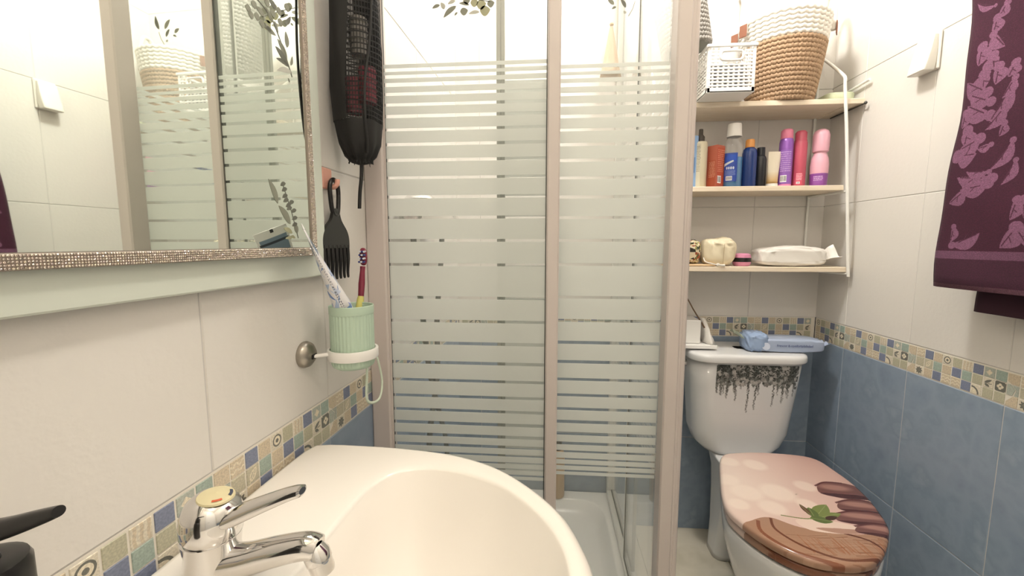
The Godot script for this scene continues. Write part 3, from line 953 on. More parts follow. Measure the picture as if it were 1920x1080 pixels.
	part("nozzle", Geo.new().tube(spline([Vector3(-0.016, 0.148, 0), Vector3(-0.004, 0.1515, 0), Vector3(0.018, 0.156, -0.001), Vector3(0.038, 0.162, -0.002), Vector3(0.0515, 0.1665, -0.002)], 5), [0.006, 0.0085, 0.0092, 0.0094, 0.0094, 0.0094, 0.0092, 0.009, 0.0088, 0.0086, 0.0082, 0.0078, 0.0074, 0.007, 0.0066, 0.0062, 0.0058, 0.0054, 0.0050, 0.0046, 0.0042], 18, false, 0.75), M.black_plastic, d)

# ------------------------------------------------------------------ mirror
const MIRROR_SPRAY_LOW := [
	[0.5598, 1.1774, 0.544, 1.2081, 0.0098, 0], [0.5847, 1.1505, 0.5615, 1.1749, 0.0112, 0], [0.5881, 1.138, 0.5692, 1.1444, 0.007, 2], [0.5864, 1.1309, 0.5721, 1.1301, 0.0042, 2],
	[0.5942, 1.131, 0.5833, 1.1337, 0.0042, 2], [0.5786, 1.2073, 0.5678, 1.2024, 0.0059, 1], [0.5812, 1.2002, 0.5703, 1.1953, 0.0059, 1], [0.5815, 1.1913, 0.5706, 1.1866, 0.0059, 1],
	[0.5831, 1.1853, 0.5721, 1.1807, 0.0059, 1], [0.5952, 1.1837, 0.5837, 1.179, 0.0059, 1], [0.5881, 1.1789, 0.5768, 1.1743, 0.0059, 1], [0.5899, 1.1748, 0.5786, 1.1704, 0.0059, 1],
	[0.5998, 1.1721, 0.5882, 1.1676, 0.0059, 1], [0.6012, 1.1615, 0.5895, 1.1572, 0.0059, 1], [0.6004, 1.1522, 0.5887, 1.148, 0.0059, 1], [0.6012, 1.1311, 0.5724, 1.2055, 0.001, 1],
	[0.5995, 1.1383, 0.5938, 1.1523, 0.009, 0]]
const MIRROR_SPRAY_HIGH := [
	[0.554, 1.4074, 0.5761, 1.4012, 0.0068, 0], [0.5612, 1.4273, 0.5716, 1.4159, 0.0065, 0], [0.5748, 1.4193, 0.5811, 1.4073, 0.0061, 0], [0.5973, 1.3795, 0.5789, 1.3987, 0.0092, 0],
	[0.5982, 1.372, 0.5734, 1.3868, 0.0097, 1], [0.5987, 1.3958, 0.5973, 1.4167, 0.0084, 0], [0.6014, 1.3712, 0.5736, 1.3718, 0.006, 1], [0.605, 1.3746, 0.6094, 1.3884, 0.0046, 0],
	[0.6075, 1.3655, 0.5737, 1.3566, 0.0072, 3], [0.6002, 1.3498, 0.5974, 1.3548, 0.0025, 0], [0.5546, 1.415, 0.5392, 1.4195, 0.0076, 0], [0.5792, 1.4365, 0.5653, 1.4422, 0.008, 1],
	[0.5966, 1.4261, 0.6108, 1.4428, 0.0063, 1], [0.5675, 1.4029, 0.5535, 1.4018, 0.0049, 1], [0.5252, 1.4149, 0.5268, 1.4055, 0.0094, 0], [0.5361, 1.4249, 0.5378, 1.4153, 0.0099, 0],
	[0.5297, 1.4095, 0.5313, 1.3999, 0.0094, 0], [0.5863, 1.4287, 0.5884, 1.4183, 0.0099, 0], [0.5489, 1.4086, 0.5508, 1.3987, 0.0099, 0], [0.6026, 1.4562, 0.6049, 1.4457, 0.0104, 0],
	[0.5844, 1.442, 0.5866, 1.4317, 0.0104, 0], [0.5401, 1.413, 0.5419, 1.4033, 0.0094, 0], [0.5612, 1.44, 0.5631, 1.4301, 0.0099, 0], [0.5719, 1.4328, 0.5739, 1.4226, 0.0104, 0],
	[0.6069, 1.3593, 0.5717, 1.4179, 0.0015, 1], [0.5717, 1.4179, 0.5401, 1.4305, 0.0014, 1]]

func build_mirror() -> void:
	var t := thing("wall_mirror", "large mirror with rhinestone edging on a pale green frosted glass panel", "mirror", lw(0, 0, 0.005), LEFT_TURN + 0.006)
	part("frosted_panel", Geo.new().cbox(Vector3(0.335, 1.525, 0.0105), Vector3(0.70, 0.91, 0.009), 0.002), M.frosted_panel, t)
	part("mirror_glass", Geo.new().cbox(Vector3(0.335, 1.525, 0.0185), Vector3(0.606, 0.816, 0.006), 0.0005), M.mirror_silver, t)
	# the edging: a bed on each side and the stones, which nobody could count
	var x0 := 0.024
	var x1 := 0.646
	var y0 := 1.1045
	var y1 := 1.945
	var w := 0.0125
	var beds := [[Vector3((x0 + x1) / 2, y0 + w / 2, 0.0195), Vector3(x1 - x0, w, 0.009)], [Vector3((x0 + x1) / 2, y1 - w / 2, 0.0195), Vector3(x1 - x0, w, 0.009)], [Vector3(x0 + w / 2, (y0 + y1) / 2, 0.0195), Vector3(w, y1 - y0 - 2 * w, 0.009)], [Vector3(x1 - w / 2, (y0 + y1) / 2, 0.0195), Vector3(w, y1 - y0 - 2 * w, 0.009)]]
	var places := []
	var p := 0.0023
	for b in beds:
		part("edging_strip", Geo.new().cbox(b[0], b[1], 0.0008), M.rhinestone_bed, t)
		var nx := int(b[1].x / p)
		var ny := int(b[1].y / p)
		for i in nx:
			for j in ny:
				places.append(b[0] + Vector3((i - (nx - 1) / 2.0) * p, (j - (ny - 1) / 2.0) * p, b[1].z / 2 - 0.0001))
	# side faces of the strips carry stones too where they show
	for j in int((y1 - y0) / p): for i in 3: places.append(Vector3(x1 + 0.0001, y0 + (j + 0.5) * p, 0.0165 + i * p))
	var stone := Geo.new().lathe([Vector2(0.00108, 0), Vector2(0.0009, 0.0006), Vector2(0.0005, 0.00095), Vector2(0, 0.00098)], 6)
	for i in stone.v.size() / 3:
		var nn := (stone.v[3 * i + 2] - stone.v[3 * i]).cross(stone.v[3 * i + 1] - stone.v[3 * i]).normalized()
		for j in 3: stone.n[3 * i + j] = nn
	var mm := MultiMesh.new()
	mm.transform_format = MultiMesh.TRANSFORM_3D
	mm.use_colors = true
	mm.mesh = stone.mesh()
	mm.instance_count = places.size()
	var rng := RandomNumberGenerator.new()
	rng.seed = 5
	for i in places.size():
		var b := Basis(Vector3.RIGHT, PI / 2) * Basis(Vector3.UP, rng.randf() * TAU)
		if places[i].x > x1: b = Basis(Vector3.UP, PI / 2) * b
		b = Basis(Vector3(rng.randfn(), rng.randfn(), rng.randfn()).normalized(), rng.randf() * 0.22) * b
		mm.set_instance_transform(i, Transform3D(b, places[i]))
		var k := rng.randf_range(0.6, 1.0)
		mm.set_instance_color(i, Color(k, k * rng.randf_range(0.92, 0.99), k * rng.randf_range(0.86, 0.98)))
	M.rhinestone.vertex_color_use_as_albedo = true
	var o := MultiMeshInstance3D.new()
	o.name = "rhinestones"
	o.multimesh = mm
	o.material_override = M.rhinestone
	t.add_child(o)
	o.set_meta("kind", "stuff")
	spray(MIRROR_SPRAY_LOW, 0.0216, t)
	spray(MIRROR_SPRAY_HIGH, 0.0216, t)

# ------------------------------------------------------------------ hung on the left wall
func build_left_wall_things() -> void:
	# cup holder, cup and what stands in it
	var h := thing("cup_holder", "wall mounted cup holder with a round brushed metal mount and white ring", "cup holder", lw(0.634, 0.9465, 0.0), LEFT_TURN)
	var turned := Transform3D(Basis(Vector3.RIGHT, PI / 2), Vector3.ZERO)
	part("wall_mount", Geo.new().lathe([Vector2(0, 0), Vector2(0.021, 0), Vector2(0.0215, 0.003), Vector2(0.0195, 0.009), Vector2(0.013, 0.0145), Vector2(0, 0.017)], 36).moved(turned), M.brushed, h, "round brushed metal mount")
	part("mount_slot", Geo.new().cbox(Vector3(0.002, -0.003, 0.0145), Vector3(0.012, 0.008, 0.008), 0.001), M.black_plastic, h)
	var cup_at := Vector3(0.037, 0, 0.064)
	part("holder_arm", Geo.new().tube([Vector3(0.002, -0.003, 0.016), Vector3(0.008, -0.002, 0.03), Vector3(0.014, -0.001, 0.045)], [0.0042, 0.0045, 0.005], 10, false, 0.7), M.white_plastic, h)
	part("holder_ring", Geo.new().lathe([Vector2(0.0362, -0.012), Vector2(0.0400, -0.012), Vector2(0.0405, -0.011), Vector2(0.0405, 0.003), Vector2(0.0400, 0.004), Vector2(0.0362, 0.004), Vector2(0.0362, -0.012)], 48, cup_at), M.white_plastic, h)
	var cp := lw(0.634 + cup_at.x, 0.919, cup_at.z)
	var c := thing("ribbed_cup", "mint green ribbed cup sitting in the white holder ring", "cup", cp, LEFT_TURN)
	var rows := []
	for e in [[0.0005, 0.0, 0.0], [0.028, 0.0, 0.0], [0.0325, 0.003, 0.0], [0.0345, 0.008, 1.0], [0.0347, 0.02, 1.0], [0.0347, 0.088, 1.0], [0.0345, 0.0895, 0.0], [0.0352, 0.0905, 0.0], [0.0352, 0.1025, 0.0], [0.0347, 0.1035, 0.0], [0.0335, 0.1035, 0.0], [0.0330, 0.102, 0.0], [0.0325, 0.02, 0.0], [0.03, 0.006, 0.0], [0.0005, 0.005, 0.0]]:
		var row := PackedVector3Array()
		for j in 216:
			var a := TAU * j / 216.0
			var r: float = e[0] - (0.0009 * (0.5 + 0.5 * cos(a * 36)) if e[2] > 0 else 0.0)
			row.append(Vector3(cos(a) * r, e[1], sin(a) * r))
		rows.append(row)
	part("cup_body", Geo.new().grid(rows, true, 0), M.mint, c)
	part("strap_lug", Geo.new().cbox(Vector3(0.037, 0.098, 0.006), Vector3(0.010, 0.003, 0.008), 0.0008).cbox(Vector3(0.0385, 0.052, 0.006), Vector3(0.007, 0.018, 0.007), 0.001), M.mint, c)
	var loop := spline([Vector3(0.040, 0.056, 0.006), Vector3(0.043, 0.045, 0.008), Vector3(0.062, 0.0, 0.012), Vector3(0.076, -0.048, 0.014), Vector3(0.066, -0.077, 0.014), Vector3(0.042, -0.079, 0.012), Vector3(0.022, -0.064, 0.010), Vector3(0.026, -0.02, 0.01), Vector3(0.038, 0.03, 0.007)], 7)
	part("wrist_strap", Geo.new().tube(loop, 0.0017, 8, false, 1.6), mat("strap_mint", rgb(214, 226, 208), 0.6), c)

	# toothpaste: round at the cup, pressed flat at the crimp
	var t0 := lw(0.687, 0.968, 0.064)
	var t1 := lw(0.576, 1.143, 0.049)
	var crimp := Vector3(-0.48, 0.0, -0.87).normalized()
	var axis := (t1 - t0).normalized()
	crimp = (crimp - axis * crimp.dot(axis)).normalized()
	var thin := axis.cross(crimp)
	var tp := thing("toothpaste_tube", "white and blue toothpaste tube leaning out of the mint cup", "toothpaste", t0)
	rows = []
	for k in 15:
		var s := k / 14.0
		var flat := clampf((s - 0.22) / 0.72, 0, 1)
		var wide := lerpf(0.0135, 0.0235, flat)
		var th := lerpf(0.0135, 0.0012, pow(flat, 0.9))
		var row := PackedVector3Array()
		for j in 32:
			var a := TAU * j / 32.0
			row.append(crimp * cos(a) * wide + thin * sin(a) * th + axis * (0.035 + s * ((t1 - t0).length() - 0.035)))
		rows.append(row)
	rows.append(PackedVector3Array(range(32).map(func(_j): return axis * (t1 - t0).length())))
	part("tube_body", Geo.new().grid(rows, true), picture("toothpaste_print", draw_toothpaste(), 0.3), tp)
	part("cap", Geo.new().tube([axis * 0.006, axis * 0.03, axis * 0.036], [0.0125, 0.0125, 0.010], 20), M.white_plastic, tp)
	# toothbrush
	var b0 := lw(0.684, 0.926, 0.055)
	var br := thing("toothbrush", "child's toothbrush with a dark red handle standing in the mint cup", "toothbrush", b0)
	var b1 := lw(0.710, 1.034, 0.062) - b0
	var b2 := lw(0.7245, 1.104, 0.062) - b0
	var bd := (b2 - b1).normalized()
	part("grip", Geo.new().tube([Vector3(0.0, 0.002, 0.0), b1 * 0.5, b1 * 0.93, b1], [0.0055, 0.0065, 0.006, 0.0045], 12), mat("grip_lime", rgb(214, 208, 120), 0.4), br, "pale lime grip")
	part("handle", Geo.new().tube([b1 - bd * 0.002, b1 + bd * 0.02, b1 + bd * 0.042, b1 + bd * 0.05], [0.0050, 0.0056, 0.0042, 0.0045], 12), mat("brush_red", rgb(122, 32, 56), 0.35), br)
	var side := Vector3(0.1, 0, 1).normalized()
	part("brush_head", Geo.new().soft(b2 - bd * 0.004, Vector3(0.0066, 0.0155, 0.0035), 0.7, 16), M.brush_red, br)
	for i in 4:
		for j in 3:
			var o := b2 - bd * (0.013 - i * 0.006) + Vector3((j - 1) * 0.0038, 0, 0)
			part("bristle_tuft", Geo.new().tube([o + side * 0.003, o + side * 0.0105], 0.0019, 6), mat("bristle_%d" % ((i + j) % 2), [rgb(54, 60, 120), rgb(206, 206, 214)][(i + j) % 2], 0.7), br)

	# pink hook and comb
	var ph := thing("adhesive_hook", "small pink adhesive hook holding the black comb", "hook", lw(0.722, 1.222, 0.0), LEFT_TURN)
	part("hook_plate", Geo.new().cbox(Vector3(-0.004, 0.012, 0.0025), Vector3(0.030, 0.036, 0.005), 0.002), M.pink_hook, ph)
	part("hook_prong", Geo.new().tube(spline([Vector3(-0.001, 0.0, 0.004), Vector3(-0.001, -0.002, 0.013), Vector3(-0.001, 0.003, 0.020), Vector3(-0.001, 0.011, 0.021)], 4), 0.0035, 10, false, 1.3), M.pink_hook, ph)
	var cb := thing("hair_pick", "black wide toothed hair pick hanging from the pink hook", "comb", lw(0.722, 1.06, 0.0135), LEFT_TURN)
	var loop2 := spline([Vector3(0.008, 0.115, 0), Vector3(0.0135, 0.14, 0), Vector3(0.0125, 0.163, 0), Vector3(0.0, 0.173, 0), Vector3(-0.012, 0.163, 0), Vector3(-0.012, 0.14, 0), Vector3(-0.006, 0.115, 0)], 6, true)
	part("handle_loop", Geo.new().tube(loop2, 0.0038, 12, true), M.black_plastic, cb)
	var plate := arr2(spline([Vector2(-0.009, 0.118), Vector2(0.0, 0.124), Vector2(0.010, 0.118), Vector2(0.017, 0.103), Vector2(0.034, 0.086), Vector2(0.0405, 0.072), Vector2(0.041, 0.055)], 5) + spline([Vector2(-0.045, 0.055), Vector2(-0.0445, 0.072), Vector2(-0.036, 0.088), Vector2(-0.016, 0.104), Vector2(-0.009, 0.118)], 5))
	part("comb_plate", Geo.new().prism(plate, -0.0028, 0.0028), M.black_plastic, cb)
	for i in 7:
		var x := lerpf(-0.041, 0.0375, i / 6.0)
		part("tooth", Geo.new().tube(spline([Vector3(x, 0.06, 0), Vector3(x - 0.001, 0.035, 0.0015), Vector3(x + 0.0005, 0.012, -0.001), Vector3(x, 0.0, 0.0)], 3), [0.0039, 0.0038, 0.0036, 0.0034, 0.0032, 0.003, 0.0028, 0.0026, 0.0024, 0.0015], 8), M.black_plastic, cb)

	# mesh bag on its own hook, rollers inside
	var hk := thing("wall_hook", "chrome wall hook that carries the black mesh bag", "hook", lw(0.755, 1.80, 0.0), LEFT_TURN)
	part("hook_plate", Geo.new().cbox(Vector3(0, 0, 0.003), Vector3(0.03, 0.05, 0.006), 0.002), M.chrome, hk)
	part("hook_prong", Geo.new().tube(spline([Vector3(0, -0.01, 0.006), Vector3(0, -0.018, 0.03), Vector3(0, -0.012, 0.048), Vector3(0, 0.002, 0.05)], 5), 0.004, 10), M.chrome, hk)
	var bag := thing("mesh_bag", "black mesh drawstring bag hanging beside the shower post", "bag", lw(0.752, 1.262, 0.05), LEFT_TURN)
	var prof := [[0.000, 0.004], [0.004, 0.016], [0.016, 0.028], [0.035, 0.038], [0.07, 0.043], [0.13, 0.0455], [0.20, 0.0445], [0.28, 0.042], [0.36, 0.037], [0.43, 0.028], [0.49, 0.014], [0.525, 0.006]]
	var cloth := func(from: int, to: int) -> Array:
		var out := []
		for i in range(from, to + 1):
			var row := PackedVector3Array()
			for j in 48:
				var a := TAU * j / 48.0
				var y: float = prof[i][0]
				var r: float = prof[i][1] * (1.0 + 0.07 * sin(3 * a + y * 9.0) + 0.035 * sin(7 * a - y * 22.0) + (0.10 * sin(11 * a) if i > 8 or i < 3 else 0.0))
				row.append(Vector3(cos(a) * r + 0.004 * sin(y * 8.0), y, sin(a) * r * 0.92))
			out.append(row)
		return out
	part("bag_base", Geo.new().grid(cloth.call(0, 4), true), M.soft_black, bag)
	var net := picture("bag_net", draw_net(), 0.8, {"transparency": BaseMaterial3D.TRANSPARENCY_ALPHA})
	net.uv1_scale = Vector3(52, 56, 1)
	part("bag_net", Geo.new().grid(cloth.call(4, 11), true), net, bag)
	# solid black fabric panels at the sides and a seam cord down the front
	for ang in [[3.05, 4.75], [-0.5, 0.9]]:
		var rows2 := []
		for i in range(4, 12):
			var row := PackedVector3Array()
			for j in 14:
				var a: float = lerpf(ang[0], ang[1], j / 13.0) + (0.15 * sin(prof[i][0] * 14.0))
				var y: float = prof[i][0]
				var r: float = prof[i][1] * (1.0 + 0.07 * sin(3 * a + y * 9.0) + 0.035 * sin(7 * a - y * 22.0)) + 0.0012
				row.append(Vector3(cos(a) * r + 0.004 * sin(y * 8.0), y, sin(a) * r * 0.92))
			rows2.append(row)
		part("fabric_panel", Geo.new().grid(rows2, false), M.soft_black, bag)
	var cord := []
	for i in range(2, 12):
		var a := 2.25 + 0.22 * sin(prof[i][0] * 17.0)
		cord.append(Vector3(cos(a) * (prof[i][1] + 0.003), prof[i][0], sin(a) * (prof[i][1] + 0.003) * 0.95))
	part("draw_cord", Geo.new().tube(spline(cord, 4), 0.0022, 8), M.soft_black, bag)
	part("hanging_loop", Geo.new().tube(spline([Vector3(0.003, 0.518, 0), Vector3(0.008, 0.53, 0), Vector3(0.004, 0.533, -0.006), Vector3(0.002, 0.523, -0.001)], 5), 0.002, 8), M.soft_black, bag)
	part("tail_strap", Geo.new().tube(spline([Vector3(-0.006, 0.004, 0.004), Vector3(-0.012, -0.02, 0.006), Vector3(-0.016, -0.05, 0.004), Vector3(-0.020, -0.078, 0.004)], 4), 0.0035, 8, false, 0.5), M.soft_black, bag)
	var fringe := Geo.new()
	var rng := RandomNumberGenerator.new()
	rng.seed = 8
	for i in 70:
		var a := rng.randf() * TAU
		var q := Vector3(cos(a) * 0.018, 0.008 + rng.randf() * 0.008, sin(a) * 0.018)
		fringe.tube([q, q + Vector3(cos(a) * 0.003, -0.004 - rng.randf() * 0.006, sin(a) * 0.003)], 0.0006, 4)
	part("fringe", fringe, M.soft_black, bag, "", "stuff")
	for e in [[0.012, 1.40, 0.062, 0.0, "rose hair roller in the lower half of the mesh bag, nearer the camera", rgb(206, 92, 112)], [0.016, 1.385, 0.034, 0.035, "rose hair roller low in the mesh bag, behind the other rose one", rgb(216, 120, 134)], [-0.004, 1.475, 0.056, 0.005, "pale grey hair roller in the upper half of the mesh bag", rgb(206, 200, 192)]]:
		var ro := thing("hair_roller", e[4], "hair roller", lw(0.752 + e[0], e[1] - 0.03, e[2]), LEFT_TURN, "hair rollers in the mesh bag")
		var rm := mat("roller_%d" % taken["hair_roller"], e[5], 0.7)
		part("roller_tube", Geo.new().lathe([Vector2(0.011, 0), Vector2(0.0145, 0), Vector2(0.0145, 0.06), Vector2(0.011, 0.06), Vector2(0.011, 0)], 20), rm, ro)
		for k in 4: part("roller_ridge", Geo.new().tube(range(16).map(func(j): return Vector3(cos(TAU * j / 16.0) * 0.015, 0.008 + k * 0.015, sin(TAU * j / 16.0) * 0.015)), 0.0018, 6, true), rm, ro)

func draw_net() -> Image:
	var im := Image.create_empty(32, 32, false, Image.FORMAT_RGBA8)
	im.fill(Color(0.06, 0.058, 0.058, 0.42))
	im.fill_rect(Rect2i(0, 0, 32, 9), Color(0.06, 0.058, 0.058, 0.97))
	im.fill_rect(Rect2i(0, 0, 9, 32), Color(0.06, 0.058, 0.058, 0.97))
	return im

func draw_toothpaste() -> Image:
	var im := Image.create_empty(256, 256, false, Image.FORMAT_RGBA8)
	im.fill(rgb(236, 234, 236))
	var rng := RandomNumberGenerator.new()
	rng.seed = 3
	var blues := [rgb(66, 110, 176), rgb(120, 152, 204), rgb(176, 196, 226), rgb(96, 132, 192), rgb(150, 160, 214), rgb(206, 216, 236)]
	for s in 2:
		for i in 26:
			var c := Vector2(s * 128 + rng.randf_range(10, 118), rng.randf_range(70, 236))
			var pts := []
			for k in 3: pts.append(c + Vector2(rng.randf_range(-34, 34), rng.randf_range(-26, 26)))
			fill_poly(im, pts, blues[rng.randi() % 6])
	# writing too small to read along both narrow edges
	for x in [2, 122, 130, 250]:
		for k in 26: im.fill_rect(Rect2i(x + rng.randi() % 3, 40 + k * 7, 4, 2 + rng.randi() % 4), rgb(96, 98, 112))
	for x in [24, 152]:
		im.fill_rect(Rect2i(x, 34, 80, 34), rgb(128, 146, 168))
		im.fill_rect(Rect2i(x - 6, 42, 92, 5), rgb(60, 66, 80))
	im.fill_rect(Rect2i(58, 10, 8, 14), rgb(60, 60, 64))
	im.fill_rect(Rect2i(186, 10, 8, 14), rgb(60, 60, 64))
	return im

# ------------------------------------------------------------------ toilet corner
func rounded_ring(cx: float, hw: float, z0: float, z1: float, r: float, y: float, per := 8) -> PackedVector3Array:
	var row := PackedVector3Array()
	var hz := absf(z1 - z0) / 2
	var cz := (z0 + z1) / 2
	r = minf(r, minf(hw, hz) * 0.999)
	for q in 4:
		for k in per + 1:
			var t := PI / 2 * (q + k / float(per))
			var sx: float = [1, -1, -1, 1][q]
			var sz: float = [1, 1, -1, -1][q]
			row.append(Vector3(cx + (hw - r) * sx + r * cos(t), y, cz + (hz - r) * sz + r * sin(t)))
	return row

const LID := [[0.549, -1.318], [0.497, -1.193], [0.458, -1.066], [0.469, -0.994], [0.50, -0.933], [0.544, -0.889], [0.597, -0.870], [0.661, -0.873], [0.719, -0.904], [0.787, -0.976], [0.821, -1.034], [0.85, -1.146], [0.85, -1.251], [0.825, -1.335], [0.708, -1.356], [0.606, -1.347]]

func tank_front(y: float) -> float:
	return lerpf(-1.446, -1.420, clampf((y - 0.40) / 0.3, 0, 1))

func tank_half(y: float) -> float:
	if y < 0.425: return lerpf(0.112, 0.143, (y - 0.395) / 0.03)
	if y < 0.47: return lerpf(0.143, 0.160, (y - 0.425) / 0.045)
	return lerpf(0.160, 0.1825, (y - 0.47) / 0.26)

func build_toilet() -> void:
	var c := Vector3(0.672, 0, -1.2)
	var t := thing("toilet", "white close coupled toilet with a printed wellness picture on its lid", "toilet", c)
	var off := func(row: PackedVector3Array) -> PackedVector3Array:
		var o := PackedVector3Array()
		for q in row: o.append(q - c)
		return o
	var rows := []
	rows.append(off.call(rounded_ring(0.674, 0.02, -1.50, -1.54, 0.01, 0.393)))
	for y in [0.393, 0.399, 0.410, 0.425, 0.447, 0.47, 0.55, 0.64, 0.729]:
		rows.append(off.call(rounded_ring(0.674, tank_half(y) - (0.014 if y < 0.395 else 0.0), tank_front(y) - (0.02 if y < 0.395 else 0.0), -1.605, 0.062, y)))
	rows.append(off.call(rounded_ring(0.674, 0.02, -1.50, -1.54, 0.01, 0.729)))
	part("cistern", Geo.new().grid(rows, true), M.tank_ceramic, t)
	rows = [off.call(rounded_ring(0.674, 0.02, -1.50, -1.54, 0.01, 0.7295))]
	for e in [[0.7295, 0.184, 0.0], [0.731, 0.189, 0.004], [0.735, 0.191, 0.006], [0.748, 0.191, 0.006], [0.7545, 0.1885, 0.0035], [0.7575, 0.183, -0.002], [0.7585, 0.17, -0.014]]:
		rows.append(off.call(rounded_ring(0.674, e[1], -1.412 + e[2], -1.609, 0.066, e[0])))
	rows.append(off.call(rounded_ring(0.674, 0.02, -1.50, -1.54, 0.01, 0.7585)))
	part("cistern_lid", Geo.new().grid(rows, true), M.tank_ceramic, t)
	# the sticker follows the front of the cistern
	rows = []
	for i in 7:
		var y := lerpf(0.552, 0.7235, i / 6.0)
		var row := PackedVector3Array()
		for j in 25:
			var x := lerpf(0.562, 0.826, j / 24.0)
			var hw := tank_half(y)
			var over := maxf(0.0, absf(x - 0.674) - (hw - 0.062))
			row.append(Vector3(x, y, tank_front(y) + 0.0008 - (0.062 - sqrt(0.062 * 0.062 - over * over))) - c)
		rows.append(row)
	var st := picture("flower_sticker", draw_sticker(), 0.35, {"transparency": BaseMaterial3D.TRANSPARENCY_ALPHA})
	part("flower_sticker", Geo.new().grid(rows, false), st, t, "grey sticker of hanging flowers on the cistern front")

	# seat, lid and bowl share one outline
	var outline := []
	for q in spline(arr2_list(LID), 6, true): outline.append(q)
	var mid := Vector2(0.66, -1.115)
	var ringed := func(s: float, y: float, shift := Vector2.ZERO, inset := 0.0) -> PackedVector3Array:
		var row := PackedVector3Array()
		for q in outline:
			var d: Vector2 = q - mid
			var w: Vector2 = mid + d * s - d.normalized() * inset + shift
			row.append(Vector3(w.x, y, w.y) - c)
		return row
	var planar := func(q: Vector3) -> Vector2: return Vector2((q.x + c.x - 0.44) / 0.43, (q.z + c.z + 1.37) / 0.53)
	var print_m := picture("lid_print", draw_lid(), 0.16)
	var pts3 := [ringed.call(0.02, 0.4378), ringed.call(1.0, 0.4378, Vector2.ZERO, 0.006), ringed.call(1.0, 0.4395, Vector2.ZERO, 0.002), ringed.call(1.0, 0.443), ringed.call(1.0, 0.452), ringed.call(1.0, 0.457, Vector2.ZERO, 0.003), ringed.call(1.0, 0.4595, Vector2.ZERO, 0.009), ringed.call(0.85, 0.4615), ringed.call(0.5, 0.4625), ringed.call(0.01, 0.463)]
	part("toilet_lid", Geo.new().grid(pts3, true).uv_by(planar), print_m, t, "lid printed with pale blossoms, dark stones, a green sprig and wood")
	# the seat is a ring under the lid
	var seat := [ringed.call(0.60, 0.4125), ringed.call(1.0, 0.4125, Vector2.ZERO, 0.012), ringed.call(1.0, 0.416, Vector2.ZERO, 0.007), ringed.call(1.0, 0.430, Vector2.ZERO, 0.006), ringed.call(1.0, 0.435, Vector2.ZERO, 0.011), ringed.call(0.62, 0.435), ringed.call(0.58, 0.425), ringed.call(0.60, 0.4125)]
	part("toilet_seat", Geo.new().grid(seat, true, 0).uv_by(planar), print_m, t)
	var bowl := [ringed.call(0.02, 0.409), ringed.call(0.95, 0.409), ringed.call(0.972, 0.404), ringed.call(0.975, 0.39), ringed.call(0.955, 0.36), ringed.call(0.90, 0.315), ringed.call(0.80, 0.26, Vector2(0, -0.01)), ringed.call(0.68, 0.2, Vector2(0, -0.02)), ringed.call(0.59, 0.14, Vector2(0.0, -0.03)), ringed.call(0.55, 0.08, Vector2(0.0, -0.035)), ringed.call(0.545, 0.03, Vector2(0, -0.035)), ringed.call(0.56, 0.008, Vector2(0, -0.035)), ringed.call(0.56, 0.001, Vector2(0, -0.035)), ringed.call(0.01, 0.001, Vector2(0, -0.035))]
	part("toilet_bowl", Geo.new().grid(bowl, true, 0), M.tank_ceramic, t)
	# the neck below the cistern and the trap at the back
	rows = []
	for e in [[0.001, 0.082, -1.45, 0.03], [0.02, 0.080, -1.445, 0.03], [0.12, 0.076, -1.43, 0.03], [0.25, 0.078, -1.40, 0.03], [0.33, 0.085, -1.34, 0.04], [0.385, 0.10, -1.28, 0.05], [0.394, 0.095, -1.28, 0.05]]:
		rows.append(off.call(rounded_ring(0.682, e[1], e[2], -1.55, e[3], e[0])))
	rows.push_front(off.call(rounded_ring(0.675, 0.01, -1.5, -1.52, 0.005, 0.001)))
	rows.append(off.call(rounded_ring(0.675, 0.01, -1.5, -1.52, 0.005, 0.394)))
	part("toilet_neck", Geo.new().grid(rows, true), M.tank_ceramic, t)
	for s in [-1, 1]:
		part("hinge", Geo.new().tube([Vector3(0.69 + s * 0.075 - 0.02, 0.44, -1.35) - c, Vector3(0.69 + s * 0.075 + 0.02, 0.44, -1.35) - c], 0.009, 12).cbox(Vector3(0.69 + s * 0.075, 0.422, -1.352) - c, Vector3(0.02, 0.03, 0.018), 0.002), M.chrome, t)

	var v := thing("water_valve", "small chrome water valve beside the top of the cistern", "valve", Vector3(0.465, 0.705, BACK))
	part("supply_pipe", Geo.new().tube(spline([Vector3(-0.045, 0, 0.001), Vector3(-0.045, 0, 0.06), Vector3(-0.035, 0, 0.10), Vector3(-0.01, 0, 0.112), Vector3(0.027, 0, 0.112)], 5), 0.0055, 10), M.chrome, v)
	part("nut", Geo.new().tube([Vector3(0.014, 0, 0.112), Vector3(0.027, 0, 0.112)], 0.0115, 6), M.chrome, v)
	part("valve_handle", Geo.new().tube([Vector3(0.0, 0, 0.112), Vector3(0.0, 0.012, 0.118), Vector3(0.0, 0.018, 0.124)], [0.009, 0.008, 0.006], 12), M.chrome, v)

	# wipes on the cistern
	var w := thing("wet_wipes", "pale blue pack of wet wipes lying on the cistern lid", "wipes", Vector3(0.795, 0.7590, -1.495), -0.03)
	var nz := FastNoiseLite.new()
	nz.seed = 12
	nz.frequency = 2.2
	var pack := Geo.new().soft(Vector3(0.012, 0.0235, 0), Vector3(0.112, 0.0235, 0.045), 0.28, 44, func(q: Vector3) -> Vector3:
		var k := 0.05 * nz.get_noise_3dv(q * 1.3)
		return Vector3(q.x, q.y * (1.0 - 0.18 * absf(q.x) * absf(q.x)) + k * (0.5 if q.y > 0 else 0.0), q.z + k))
	part("pack_body", pack, mat("wipes_blue", rgb(170, 183, 208), 0.28), w)
	var crump := Geo.new().soft(Vector3(-0.088, 0.032, 0.004), Vector3(0.036, 0.032, 0.046), 0.55, 36, func(q: Vector3) -> Vector3:
		return q * (1.0 + 0.22 * nz.get_noise_3dv(q * 1.9 + Vector3(7, 0, 0))))
